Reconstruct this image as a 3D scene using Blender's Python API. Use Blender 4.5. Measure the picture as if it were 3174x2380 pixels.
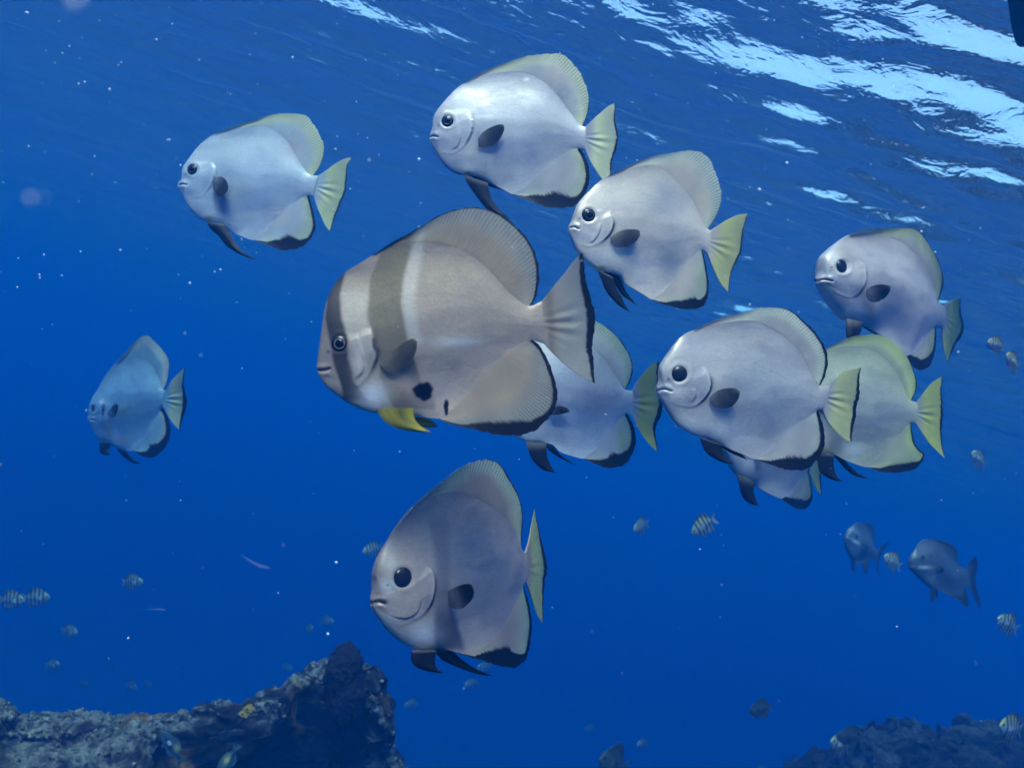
import bpy, math, random
import numpy as np
from mathutils import Matrix, Vector

for o in list(bpy.data.objects):
    bpy.data.objects.remove(o)
random.seed(7)
RNG = np.random.default_rng(11)
scene = bpy.context.scene
COL = scene.collection
R = math.radians

# ------------------------------------------------------------------ camera
HFOV, PITCH, ROLL = 60.0, 6.0, 15.0
FPX = 1587.0 / math.tan(R(HFOV / 2))            # focal length in pixels of the 3174 x 2380 photograph
fwd = np.array([0, math.cos(R(PITCH)), math.sin(R(PITCH))])
r0 = np.array([1.0, 0, 0]); u0 = np.cross(r0, fwd)
cr = math.cos(R(ROLL)) * r0 + math.sin(R(ROLL)) * u0
cu = -math.sin(R(ROLL)) * r0 + math.cos(R(ROLL)) * u0
cam = bpy.data.cameras.new("camera")
cam.sensor_fit = 'HORIZONTAL'; cam.angle = R(HFOV); cam.clip_start = 0.02; cam.clip_end = 400
camo = bpy.data.objects.new("camera", cam); COL.objects.link(camo)
camo.matrix_world = Matrix(((cr[0], cu[0], -fwd[0], 0), (cr[1], cu[1], -fwd[1], 0), (cr[2], cu[2], -fwd[2], 0), (0, 0, 0, 1)))
scene.camera = camo
cam.dof.use_dof = True; cam.dof.focus_distance = 1.42; cam.dof.aperture_fstop = 7.5

# ------------------------------------------------------------------ sky, sun, exposure
SUN_EL, SUN_AZ = 50.0, 194.0        # azimuth from +Y clockwise: behind the camera, a little to its left
w = bpy.data.worlds.new("World"); scene.world = w; w.use_nodes = True
nt = w.node_tree; bg = nt.nodes['Background']
sky = nt.nodes.new('ShaderNodeTexSky'); sky.sky_type = 'NISHITA'; sky.sun_disc = False
sky.sun_elevation = R(SUN_EL); sky.sun_rotation = R(SUN_AZ); sky.air_density = 1.25; sky.dust_density = 2.5
nt.links.new(sky.outputs[0], bg.inputs[0]); bg.inputs[1].default_value = 0.15
sun = bpy.data.lights.new("sun", 'SUN'); sun.energy = 1.5; sun.angle = R(24); sun.color = (1.0, 0.93, 0.80)   # overcast, rain on the water
suno = bpy.data.objects.new("sun", sun); COL.objects.link(suno)
sd = Vector((math.sin(R(SUN_AZ)) * math.cos(R(SUN_EL)), math.cos(R(SUN_AZ)) * math.cos(R(SUN_EL)), math.sin(R(SUN_EL))))
suno.rotation_euler = (-sd).to_track_quat('-Z', 'Y').to_euler(); suno.location = sd * 30
vs = scene.view_settings
vs.view_transform = 'Standard'; vs.look = 'None'; vs.exposure = 1.86; vs.gamma = 1.0; vs.use_curve_mapping = False
cy = scene.cycles
cy.use_denoising = True
try: cy.denoiser = 'OPENIMAGEDENOISE'
except Exception: pass
cy.max_bounces = 8; cy.diffuse_bounces = 2; cy.glossy_bounces = 5; cy.transmission_bounces = 2; cy.volume_bounces = 3;
cy.use_adaptive_sampling = True; cy.adaptive_threshold = .03; cy.adaptive_min_samples = 16; cy.transparent_max_bounces = 16; cy.sample_clamp_indirect = 4.0

SURFACE_Z = 1.5                       # the water surface lies 1.5 m above the camera
BOTTOM_Z = -8.5

# ------------------------------------------------------------------ small helpers
def A(*p): return np.array(p, float)
def smooth(x, a, b):
    t = np.clip((x - a) / (b - a), 0, 1); return t * t * (3 - 2 * t)
def pix(px, py):                       # pixel of the photograph -> direction with unit depth
    px = np.asarray(px, float)[..., None]; py = np.asarray(py, float)[..., None]
    return fwd + cr * (px - 1587) / FPX + cu * (1190 - py) / FPX
def proj(P):
    d = P @ fwd
    return 1587 + FPX * (P @ cr) / d, 1190 - FPX * (P @ cu) / d
def spline(pts, n, closed=False):      # Catmull-Rom through the points, resampled evenly by length
    p = np.array(pts, float)
    if len(p) == 2:
        t = np.linspace(0, 1, n)[:, None]; return p[0] * (1 - t) + p[1] * t
    q = np.vstack([2 * p[0] - p[1], p, 2 * p[-1] - p[-2]])
    out = []
    for i in range(1, len(q) - 2):
        p0, p1, p2, p3 = q[i - 1:i + 3]
        t = np.linspace(0, 1, 12, endpoint=False)[:, None]
        out.append(.5 * (2 * p1 + (p2 - p0) * t + (2 * p0 - 5 * p1 + 4 * p2 - p3) * t ** 2 + (3 * p1 - p0 - 3 * p2 + p3) * t ** 3))
    c = np.vstack(out + [p[-1:]])
    d = np.r_[0, np.cumsum(np.linalg.norm(np.diff(c, axis=0), axis=1))]
    t = np.linspace(0, d[-1], n)
    return np.stack([np.interp(t, d, c[:, k]) for k in range(2)], 1)
def seg_dist(x, y, line):              # distance and signed side to a polyline
    best = np.full(x.shape, 1e9); side = np.zeros(x.shape); along = np.zeros(x.shape)
    p = np.array(line, float); n = len(p) - 1
    for i in range(n):
        a, b = p[i], p[i + 1]; ab = b - a; L = ab @ ab
        t = np.clip(((x - a[0]) * ab[0] + (y - a[1]) * ab[1]) / L, 0, 1)
        dx = x - a[0] - t * ab[0]; dy = y - a[1] - t * ab[1]
        d = np.hypot(dx, dy); m = d < best
        best = np.where(m, d, best); side = np.where(m, ab[0] * dy - ab[1] * dx, side); along = np.where(m, (i + t) / n, along)
    return best, side, along
def _hash(ix, iy, iz):
    h = (ix.astype(np.int64) * 374761393 + iy.astype(np.int64) * 668265263 + iz.astype(np.int64) * 2147483647 // 7) & 0xffffffff
    h = ((h ^ (h >> 13)) * 1274126177) & 0xffffffff
    return ((h ^ (h >> 16)) & 0xffff) / 65535.0
def vnoise(P):
    i = np.floor(P); f = P - i; f = f * f * (3 - 2 * f); r = 0
    for dx in (0, 1):
        for dy in (0, 1):
            for dz in (0, 1):
                wgt = (f[..., 0] if dx else 1 - f[..., 0]) * (f[..., 1] if dy else 1 - f[..., 1]) * (f[..., 2] if dz else 1 - f[..., 2])
                r = r + wgt * _hash(i[..., 0] + dx, i[..., 1] + dy, i[..., 2] + dz)
    return r
def fbm(P, octv=4, gain=.5):
    a, s, r = 1.0, 0.0, 0
    for k in range(octv):
        r = r + a * vnoise(P * 2 ** k + 17.3 * k); s += a; a *= gain
    return r / s

def link(name, me, mat, parent=None, **props):
    o = bpy.data.objects.new(name, me); COL.objects.link(o)
    if mat is not None and me is not None and not me.materials: me.materials.append(mat)
    if parent is not None: o.parent = parent
    for k, v in props.items(): o[k] = v
    return o
def empty(name, M, **props):
    o = bpy.data.objects.new(name, None); COL.objects.link(o); o.matrix_world = M; o.empty_display_size = .05
    for k, v in props.items(): o[k] = v
    return o
def mesh(name, V, F, col=None, st=None, sm=True):
    me = bpy.data.meshes.new(name)
    V = np.asarray(V, np.float32).reshape(-1, 3); F = np.asarray(F, np.int32)
    if col is not None: col = np.clip(np.asarray(col) * TINT, 0, .9)
    k = F.shape[1]
    me.vertices.add(len(V)); me.vertices.foreach_set('co', V.ravel())
    me.loops.add(F.size); me.loops.foreach_set('vertex_index', F.ravel())
    me.polygons.add(len(F)); me.polygons.foreach_set('loop_start', np.arange(0, F.size, k, dtype=np.int32))
    me.polygons.foreach_set('use_smooth', np.full(len(F), sm))
    me.update(calc_edges=True)
    if col is not None:
        a = me.attributes.new('Col', 'FLOAT_COLOR', 'POINT')
        a.data.foreach_set('color', np.c_[np.asarray(col, np.float32).reshape(-1, 3), np.ones(len(V), np.float32)].astype(np.float32).ravel())
    if st is not None:
        a = me.attributes.new('st', 'FLOAT_VECTOR', 'POINT')
        a.data.foreach_set('vector', np.asarray(st, np.float32).reshape(-1, 3).ravel())
    me.validate()
    return me
def grid_faces(n, m, off=0, flip=False, wrap=False):
    i, j = np.meshgrid(np.arange(n if wrap else n - 1), np.arange(m - 1), indexing='ij')
    i2 = (i + 1) % n
    a = i * m + j; b = i2 * m + j; c = i2 * m + j + 1; d = i * m + j + 1
    f = np.stack([a, b, c, d], -1).reshape(-1, 4) + off
    return f[:, ::-1] if flip else f
def shell_faces(n, m):                 # two n x m sheets (near first, far second) closed along their rim
    N = n * m
    f = [grid_faces(n, m), grid_faces(n, m, N, True)]
    rim = [i * m for i in range(n)] + [(n - 1) * m + j for j in range(1, m)] + [i * m + m - 1 for i in range(n - 2, -1, -1)] + [j for j in range(m - 2, 0, -1)]
    rim = np.array(rim); nx = np.roll(rim, -1)
    k = len(rim); a = 2 * N + np.arange(k); an = np.roll(a, -1)            # the rim has vertices of its own: no smeared shading
    f.append(np.stack([an, a, a + k, an + k], 1))
    return np.vstack(f), np.concatenate([rim, rim + N])

# ------------------------------------------------------------------ materials
def new_mat(name):
    m = bpy.data.materials.new(name); m.use_nodes = True
    n = m.node_tree.nodes; l = m.node_tree.links
    return m, n, l, n['Principled BSDF'], n['Material Output']
def add(n, t, **kw):
    x = n.new(t)
    for k, v in kw.items(): setattr(x, k, v)
    return x
def mixcol(n, l, blend, fac, a, b):
    x = n.new('ShaderNodeMix'); x.data_type = 'RGBA'; x.blend_type = blend
    for s, v in ((x.inputs[0], fac), (x.inputs[6], a), (x.inputs[7], b)):
        if hasattr(v, 'is_output'): l.new(v, s)
        else: s.default_value = v if not isinstance(v, tuple) else (*v, 1)
    return x.outputs[2]

def skin_material():
    m, n, l, b, o = new_mat('fish_skin')
    at = add(n, 'ShaderNodeAttribute', attribute_name='Col')
    tc = add(n, 'ShaderNodeTexCoord')
    n1 = add(n, 'ShaderNodeTexNoise'); n1.inputs['Scale'].default_value = 14; n1.inputs['Detail'].default_value = 5
    l.new(tc.outputs['Object'], n1.inputs['Vector'])
    rp = add(n, 'ShaderNodeValToRGB'); rp.color_ramp.elements[0].position = .3; rp.color_ramp.elements[1].position = .72
    rp.color_ramp.elements[0].color = (.90, .90, .93, 1); rp.color_ramp.elements[1].color = (1.07, 1.05, 1.02, 1)
    l.new(n1.outputs['Fac'], rp.inputs[0])
    n3 = add(n, 'ShaderNodeTexNoise'); n3.inputs['Scale'].default_value = 190; n3.inputs['Detail'].default_value = 3
    mp3 = add(n, 'ShaderNodeMapping'); mp3.inputs['Scale'].default_value = (.6, 1, 1.5); l.new(tc.outputs['Object'], mp3.inputs['Vector']); l.new(mp3.outputs[0], n3.inputs['Vector'])
    rp3 = add(n, 'ShaderNodeValToRGB'); rp3.color_ramp.elements[0].color = (.95, .95, .96, 1); rp3.color_ramp.elements[1].color = (1.05, 1.05, 1.04, 1)
    rp3.color_ramp.elements[0].position = .3; rp3.color_ramp.elements[1].position = .7
    l.new(n3.outputs['Fac'], rp3.inputs[0])
    c = mixcol(n, l, 'MULTIPLY', 1.0, at.outputs['Color'], rp.outputs[0])
    c = mixcol(n, l, 'MULTIPLY', 1.0, c, rp3.outputs[0])
    l.new(c, b.inputs['Base Color'])
    n5 = add(n, 'ShaderNodeTexNoise'); n5.inputs['Scale'].default_value = 26; n5.inputs['Detail'].default_value = 6; n5.inputs['Roughness'].default_value = .65
    mp5 = add(n, 'ShaderNodeMapping'); mp5.inputs['Scale'].default_value = (.55, 1, 1.3); l.new(tc.outputs['Object'], mp5.inputs['Vector']); l.new(mp5.outputs[0], n5.inputs['Vector'])
    r5 = add(n, 'ShaderNodeMapRange'); r5.inputs['From Min'].default_value = .35; r5.inputs['From Max'].default_value = .68; r5.inputs['To Min'].default_value = .46; r5.inputs['To Max'].default_value = .32
    m5 = add(n, 'ShaderNodeMapRange'); m5.inputs['From Min'].default_value = .42; m5.inputs['From Max'].default_value = .70; m5.inputs['To Min'].default_value = .12; m5.inputs['To Max'].default_value = .5
    l.new(n5.outputs['Fac'], r5.inputs['Value']); l.new(n5.outputs['Fac'], m5.inputs['Value'])
    l.new(r5.outputs[0], b.inputs['Roughness']); l.new(m5.outputs[0], b.inputs['Metallic']); b.inputs['Specular IOR Level'].default_value = .45
    v = add(n, 'ShaderNodeTexVoronoi'); v.inputs['Scale'].default_value = 330
    l.new(tc.outputs['Object'], v.inputs['Vector'])
    vr = add(n, 'ShaderNodeValToRGB'); vr.color_ramp.elements[0].color = (.95, .95, .96, 1); vr.color_ramp.elements[1].color = (1.05, 1.05, 1.04, 1)
    vc = add(n, 'ShaderNodeSeparateColor'); l.new(v.outputs['Color'], vc.inputs[0]); l.new(vc.outputs[0], vr.inputs[0])
    l.new(mixcol(n, l, 'MULTIPLY', 1.0, c, vr.outputs[0]), b.inputs['Base Color'])
    bp = add(n, 'ShaderNodeBump'); bp.inputs['Strength'].default_value = .07; bp.inputs['Distance'].default_value = .0015
    l.new(v.outputs['Distance'], bp.inputs['Height'])
    n2 = add(n, 'ShaderNodeTexNoise'); n2.inputs['Scale'].default_value = 30; n2.inputs['Detail'].default_value = 3
    l.new(tc.outputs['Object'], n2.inputs['Vector'])
    bp2 = add(n, 'ShaderNodeBump'); bp2.inputs['Strength'].default_value = .07; bp2.inputs['Distance'].default_value = .005
    l.new(n2.outputs['Fac'], bp2.inputs['Height']); l.new(bp.outputs[0], bp2.inputs['Normal'])
    l.new(bp2.outputs[0], b.inputs['Normal'])
    return m
def fin_material():
    m, n, l, b, o = new_mat('fin_membrane')
    at = add(n, 'ShaderNodeAttribute', attribute_name='Col')
    st = add(n, 'ShaderNodeAttribute', attribute_name='st')
    mp = add(n, 'ShaderNodeMapping'); mp.inputs['Scale'].default_value = (1, .035, 1)
    l.new(st.outputs['Vector'], mp.inputs['Vector'])
    wv = add(n, 'ShaderNodeTexWave', wave_type='BANDS', bands_direction='X'); wv.inputs['Scale'].default_value = 19; wv.inputs['Distortion'].default_value = 3.0
    wv.inputs['Detail'].default_value = 2; wv.inputs['Detail Scale'].default_value = 2.0
    l.new(mp.outputs[0], wv.inputs['Vector'])
    rp = add(n, 'ShaderNodeValToRGB'); rp.color_ramp.elements[0].color = (.93, .94, .94, 1); rp.color_ramp.elements[1].color = (1.05, 1.04, 1.03, 1)
    l.new(wv.outputs['Fac'], rp.inputs[0])
    tc = add(n, 'ShaderNodeTexCoord')
    n1 = add(n, 'ShaderNodeTexNoise'); n1.inputs['Scale'].default_value = 22; n1.inputs['Detail'].default_value = 4
    l.new(tc.outputs['Object'], n1.inputs['Vector'])
    rp2 = add(n, 'ShaderNodeValToRGB'); rp2.color_ramp.elements[0].color = (.82, .83, .86, 1); rp2.color_ramp.elements[1].color = (1.1, 1.08, 1.03, 1)
    rp2.color_ramp.elements[0].position = .3; rp2.color_ramp.elements[1].position = .7
    l.new(n1.outputs['Fac'], rp2.inputs[0])
    c = mixcol(n, l, 'MULTIPLY', 1.0, at.outputs['Color'], rp.outputs[0])
    c = mixcol(n, l, 'MULTIPLY', 1.0, c, rp2.outputs[0])
    l.new(c, b.inputs['Base Color'])
    b.inputs['Roughness'].default_value = .5; b.inputs['Specular IOR Level'].default_value = .3
    bp = add(n, 'ShaderNodeBump'); bp.inputs['Strength'].default_value = .12; bp.inputs['Distance'].default_value = .001
    l.new(wv.outputs['Fac'], bp.inputs['Height']); l.new(bp.outputs[0], b.inputs['Normal'])
    tr = add(n, 'ShaderNodeBsdfTranslucent'); l.new(c, tr.inputs['Color'])
    mx = add(n, 'ShaderNodeMixShader'); mx.inputs[0].default_value = .22
    l.new(b.outputs[0], mx.inputs[1]); l.new(tr.outputs[0], mx.inputs[2])
    sx = add(n, 'ShaderNodeSeparateXYZ'); l.new(st.outputs['Vector'], sx.inputs[0])
    rr = add(n, 'ShaderNodeMapRange'); rr.inputs['From Min'].default_value = .25; rr.inputs['From Max'].default_value = .75; rr.inputs['To Min'].default_value = 1.25; rr.inputs['To Max'].default_value = .6
    l.new(wv.outputs['Fac'], rr.inputs['Value'])
    cl = add(n, 'ShaderNodeMath', operation='MULTIPLY'); l.new(sx.outputs['Z'], cl.inputs[0]); l.new(rr.outputs[0], cl.inputs[1])
    tp = add(n, 'ShaderNodeBsdfTransparent'); mx2 = add(n, 'ShaderNodeMixShader')
    l.new(cl.outputs[0], mx2.inputs[0]); l.new(mx.outputs[0], mx2.inputs[1]); l.new(tp.outputs[0], mx2.inputs[2]); l.new(mx2.outputs[0], o.inputs['Surface'])
    return m
def plain(name, col, rough=.5, spec=.5, metal=0.0):
    m, n, l, b, o = new_mat(name)
    tc = add(n, 'ShaderNodeTexCoord')
    n1 = add(n, 'ShaderNodeTexNoise'); n1.inputs['Scale'].default_value = 40; n1.inputs['Detail'].default_value = 4
    l.new(tc.outputs['Object'], n1.inputs['Vector'])
    rp = add(n, 'ShaderNodeValToRGB')
    rp.color_ramp.elements[0].color = (*[c * .7 for c in col], 1); rp.color_ramp.elements[1].color = (*[c * 1.25 for c in col], 1)
    l.new(n1.outputs['Fac'], rp.inputs[0]); l.new(rp.outputs[0], b.inputs['Base Color'])
    b.inputs['Roughness'].default_value = rough; b.inputs['Specular IOR Level'].default_value = spec; b.inputs['Metallic'].default_value = metal
    return m
SKIN, FIN = skin_material(), fin_material()
EYE = plain('eye_iris', (.012, .013, .022), .22, .5)
PUPIL = plain('eye_pupil', (.003, .003, .006), .12, .5)
GOLD = plain('eye_gold_ring', (.27, .20, .09), .35, .5)
GREYRING = plain('eye_grey_ring', (.05, .055, .075), .3, .5)

# ------------------------------------------------------------------ the large structure: water, surface, sea bed
def build_surface():
    nr, na = 600, 860
    t = np.linspace(0, 1, nr)
    rad = .05 * (60 / .05) ** t; 
    rad = np.where(t < .6, t / .6 * 8.5, 8.5 * (70 / 8.5) ** ((t - .6) / .4)); rad[0] = .002
    az = np.linspace(0, 2 * math.pi, na, endpoint=False)
    rr, aa = np.meshgrid(rad, az, indexing='ij')
    X = rr * np.sin(aa) + .4; Y = rr * np.cos(aa) + 3.6       # finest where the surface is nearest
    Z = np.zeros_like(X)
    rng = np.random.default_rng(32)
    for lam, slope, spread, cnt in ((2.4, .035, .2, 3), (.95, .045, .2, 4), (.46, .070, .18, 6), (.25, .115, .2, 9), (.15, .07, .3, 8)):
        for k in range(cnt):
            lm = lam * rng.uniform(.75, 1.3); a = R(WAVE_AZ) + rng.normal(0, spread) ; K = 2 * math.pi / lm
            ph = K * (X * math.sin(a) + Y * math.cos(a)) + rng.uniform(0, 6.28)
            amp = slope / K / math.sqrt(cnt) * 1.5
            fade = 1 / (1 + (np.hypot(X, Y - 3) * .03 / lm) ** 4)
            Z += fade * amp * (np.sin(ph) + .22 * np.sin(2 * ph + 1.2))
    gust = fbm(np.stack([X * .35, Y * .35, 0 * X], -1), 3)
    Z = SURFACE_Z + Z * (.18 + .55 * gust + .95 * smooth(X, -1.0, 1.6))    # a gust roughens the water to one side
    V = np.stack([X, Y, Z], -1).reshape(-1, 3)
    i, j = np.meshgrid(np.arange(nr - 1), np.arange(na), indexing='ij'); j2 = (j + 1) % na
    F = np.stack([i * na + j, i * na + j2, (i + 1) * na + j2, (i + 1) * na + j], -1).reshape(-1, 4)
    me = mesh('water_surface', V, F)
    # normals must look up (towards the air) so that seen from below the surface shows its inner side
    if me.polygons[2000].normal.z < 0: me.flip_normals()
    m, n, l, b, o = new_mat('water_surface'); n.remove(b)
    tc = add(n, 'ShaderNodeTexCoord')
    mp = add(n, 'ShaderNodeMapping'); mp.vector_type = 'TEXTURE'; mp.inputs['Rotation'].default_value = (0, 0, R(90 - WAVE_AZ)); mp.inputs['Scale'].default_value = (.5, 1.0, 1)
    l.new(tc.outputs['Object'], mp.inputs['Vector'])
    n1 = add(n, 'ShaderNodeTexNoise'); n1.inputs['Scale'].default_value = 6.5; n1.inputs['Detail'].default_value = 3; n1.inputs['Distortion'].default_value = .6
    l.new(mp.outputs[0], n1.inputs['Vector'])
    n2 = add(n, 'ShaderNodeTexNoise'); n2.inputs['Scale'].default_value = 22; n2.inputs['Detail'].default_value = 2
    l.new(mp.outputs[0], n2.inputs['Vector'])
    b1 = add(n, 'ShaderNodeBump'); b1.inputs['Strength'].default_value = 1.0; b1.inputs['Distance'].default_value = .010
    l.new(n1.outputs['Fac'], b1.inputs['Height'])
    b2 = add(n, 'ShaderNodeBump'); b2.inputs['Strength'].default_value = 1.0; b2.inputs['Distance'].default_value = .0014
    l.new(n2.outputs['Fac'], b2.inputs['Height']); l.new(b1.outputs[0], b2.inputs['Normal'])
    n3 = add(n, 'ShaderNodeTexNoise'); n3.inputs['Scale'].default_value = 75; n3.inputs['Detail'].default_value = 1
    l.new(tc.outputs['Object'], n3.inputs['Vector'])
    b3 = add(n, 'ShaderNodeBump'); b3.inputs['Strength'].default_value = 1.0; b3.inputs['Distance'].default_value = .0008
    l.new(n3.outputs['Fac'], b3.inputs['Height']); l.new(b2.outputs[0], b3.inputs['Normal']); b2 = b3
    fr = add(n, 'ShaderNodeFresnel'); fr.inputs['IOR'].default_value = 1.33; l.new(b2.outputs[0], fr.inputs['Normal'])
    tr = add(n, 'ShaderNodeBsdfTransparent'); gl = add(n, 'ShaderNodeBsdfGlossy'); gl.inputs['Roughness'].default_value = 0.0
    l.new(b2.outputs[0], gl.inputs['Normal'])
    mx = add(n, 'ShaderNodeMixShader'); ml = add(n, 'ShaderNodeMath', operation='MULTIPLY'); ml.inputs[1].default_value = .95      # ripples too fine to see let a little sky through everywhere
    l.new(fr.outputs[0], ml.inputs[0]); l.new(ml.outputs[0], mx.inputs[0]); l.new(tr.outputs[0], mx.inputs[1]); l.new(gl.outputs[0], mx.inputs[2])
    l.new(mx.outputs[0], o.inputs['Surface'])
    link('water_surface', me, m, kind='structure', label='rippled underside of the sea surface with bright sky glints')
WAVE_AZ = 170.0
build_surface()

def build_seabed():
    n = 80
    x = np.linspace(-90, 90, n); X, Y = np.meshgrid(x, x, indexing='ij')
    Z = BOTTOM_Z + 1.2 * (fbm(np.stack([X * .08, Y * .08, 0 * X], -1), 4) - .5)
    me = mesh('seabed', np.stack([X, Y, Z], -1), grid_faces(n, n))
    link('seabed', me, plain('seabed_sand', (.36, .34, .29), .9, .1), kind='structure', label='deep sandy sea bed far below the fish')
build_seabed()

def build_water():
    me = bpy.data.meshes.new('haze')
    x, z0, z1 = 95.0, BOTTOM_Z - 2.2, SURFACE_Z + .8
    V = [(sx * x, sy * x, z) for z in (z0, z1) for sx, sy in ((-1, -1), (1, -1), (1, 1), (-1, 1))]
    me.from_pydata(V, [], [(3, 2, 1, 0), (4, 5, 6, 7), (0, 1, 5, 4), (1, 2, 6, 5), (2, 3, 7, 6), (3, 0, 4, 7)])
    m, n, l, b, o = new_mat('sea_water'); n.remove(b)
    pv = add(n, 'ShaderNodeVolumePrincipled')
    # scatter = density*colour ; absorption = density*(1-colour)*(1-sqrt(absorption colour))
    pv.inputs['Color'].default_value = WATER_COLOR; pv.inputs['Absorption Color'].default_value = WATER_ABS
    pv.inputs['Density'].default_value = WATER_DENSITY; pv.inputs['Anisotropy'].default_value = 0.2
    l.new(pv.outputs[0], o.inputs['Volume'])
    link('haze', me, m, kind='stuff', label='clear blue sea water filling the whole scene')
WATER_DENSITY = .23
WATER_COLOR = (.002, .080, .265, 1)
WATER_ABS = (.0169, .277, .50, 1)
build_water()

# ------------------------------------------------------------------ fish builder
TINT = np.array([1.04, 1.01, .96])      # silvery skin is a little warm before the water tints it
BLACK = A(.006, .007, .014)
WIDTH_S = [0, .02, .05, .12, .25, .4, .55, .7, .85, 1]
WIDTH_V = [.10, .22, .36, .60, .90, 1.0, .9, .66, .38, .2]

class Mapper:
    """design sheet (trace coordinates) <-> the fish's own median plane in metres"""
    def __init__(s, org, sc, center, depth, yaw, bend=0.0, bx=(0, 1), tilt=0.0):
        s.org, s.sc = A(*org), np.broadcast_to(A(sc) if np.isscalar(sc) else A(*sc), (2,)).astype(float)
        s.depth = depth; s.bend = bend; s.bx = bx
        y = R(yaw); ti = R(tilt)
        s.h = -math.cos(y) * cr - math.sin(y) * fwd
        n = math.sin(y) * cr - math.cos(y) * fwd
        s.n = math.cos(ti) * n + math.sin(ti) * cu; s.u = np.cross(s.h, s.n)
        c = s.org + A(*center) * s.sc
        s.P0 = pix(c[0], c[1]) * depth
    def matrix(s):
        return Matrix([[s.h[i], s.n[i], s.u[i], s.P0[i]] for i in range(3)] + [[0, 0, 0, 1]])
    def loc(s, Z, off=0.0):            # trace points (...,2) -> local (x, y, z), y = off from the median sheet
        Z = np.asarray(Z, float)
        D = pix(s.org[0] + Z[..., 0] * s.sc[0], s.org[1] + Z[..., 1] * s.sc[1])
        base = -s.bend * np.clip((Z[..., 0] - s.bx[0]) / (s.bx[1] - s.bx[0]), 0, 2) ** 2
        tt = (s.P0 @ s.n + base + off) / (D @ s.n)
        Q = D * tt[..., None] - s.P0
        return np.stack([Q @ s.h, Q @ s.n, Q @ s.u], -1)
    def seen(s, L):                    # local -> trace coordinates as the photograph saw them
        P = s.P0 + L[..., :1] * s.h + L[..., 1:2] * s.n + L[..., 2:3] * s.u
        x, y = proj(P)
        return (x - s.org[0]) / s.sc[0], (y - s.org[1]) / s.sc[1]
    def px(s): return s.depth / FPX * s.sc.mean()
class Flat:
    """design sheet in hundredths of a body length, metres straight"""
    def __init__(s, k, c): s.k, s.c = k, c
    def loc(s, Z, off=0.0):
        Z = np.asarray(Z, float)
        return np.stack([-(Z[..., 0] - s.c[0]) * s.k, np.broadcast_to(off, Z.shape[:-1]) * 1.0, -(Z[..., 1] - s.c[1]) * s.k], -1)
    def seen(s, L): return -L[..., 0] / s.k + s.c[0], -L[..., 2] / s.k + s.c[1]
    def px(s): return s.k

def lerp(a, b, t): return a * (1 - t[..., None]) + b * t[..., None]
def band_mask(x, y, Lp, Rp, soft, fade=False):
    Lp, Rp = np.array(sorted(Lp, key=lambda p: p[1]), float), np.array(sorted(Rp, key=lambda p: p[1]), float)
    xl = np.interp(y, Lp[:, 1], Lp[:, 0]); xr = np.interp(y, Rp[:, 1], Rp[:, 0])
    y0, y1 = max(Lp[0, 1], Rp[0, 1]), min(Lp[-1, 1], Rp[-1, 1])
    return smooth(x, xl - soft, xl + soft) * (1 - smooth(x, xr - soft, xr + soft)) * smooth(y, y0 - 2 * soft, y0 + (7 if fade else 1) * soft) * (1 - smooth(y, y1 - soft, y1 + 2 * soft))
def paint(sp, x, y, base):
    c = np.array(base, float)
    for Lp, Rp, colr, k, soft in sp.get('bands', ()):
        c = lerp(c, A(*colr), k * band_mask(x, y, Lp, Rp, soft, sp.get('fade', False)))
    for bx, by, rx, ry, colr, k in sp.get('blobs', ()):  # own marks, plus flash highlights and flank shading put into the colour
        d = np.hypot((x - bx) / rx, (y - by) / ry)
        c = lerp(c, A(*colr), min(1, 1.2 * k) * np.exp(-d ** 2))
    for bx, by, rx, ry, colr in sp.get('spots', ()):
        ang = np.arctan2(y - by, x - bx)
        d = np.hypot((x - bx) / rx, (y - by) / ry) + .09 * np.sin(3 * ang + 1) + .05 * np.sin(7 * ang)
        c = lerp(c, A(*colr), 1 - smooth(d, .85, 1.12))
    return c

def fin_sheet(mp, P2, off, thick0, thick1, tpar):
    """P2: (n, m, 2) trace points; a thin closed sheet that thins towards its edge"""
    n, m = P2.shape[:2]
    L = mp.loc(P2, off)
    th = (thick0 * (1 - tpar) + thick1 * tpar)[..., None]
    up = np.zeros_like(L); up[..., 1:2] = th * .5
    return L + up, L - up
def build_fin(name, root, mp, P2, tpar, spar, col, off=0.0, thick=(.003, .0008), mirror=False, clear=0.0):
    n, m = P2.shape[:2]
    a, b = fin_sheet(mp, P2, off, thick[0], thick[1], tpar)
    if mirror:
        a[..., 1] *= -1; b[..., 1] *= -1
    V = np.concatenate([a.reshape(-1, 3), b.reshape(-1, 3)])
    st = np.stack([spar, tpar, np.broadcast_to(clear, spar.shape)], -1).reshape(-1, 3)
    F, ex = shell_faces(n, m)
    if mirror: F = F[:, ::-1]
    cc = np.concatenate([col.reshape(-1, 3)] * 2); st = np.concatenate([st, st])
    me = mesh(name, np.vstack([V, V[ex]]), F, np.vstack([cc, cc[ex]]), np.vstack([st, st[ex]]))
    return link(name, me, FIN, root)

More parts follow.
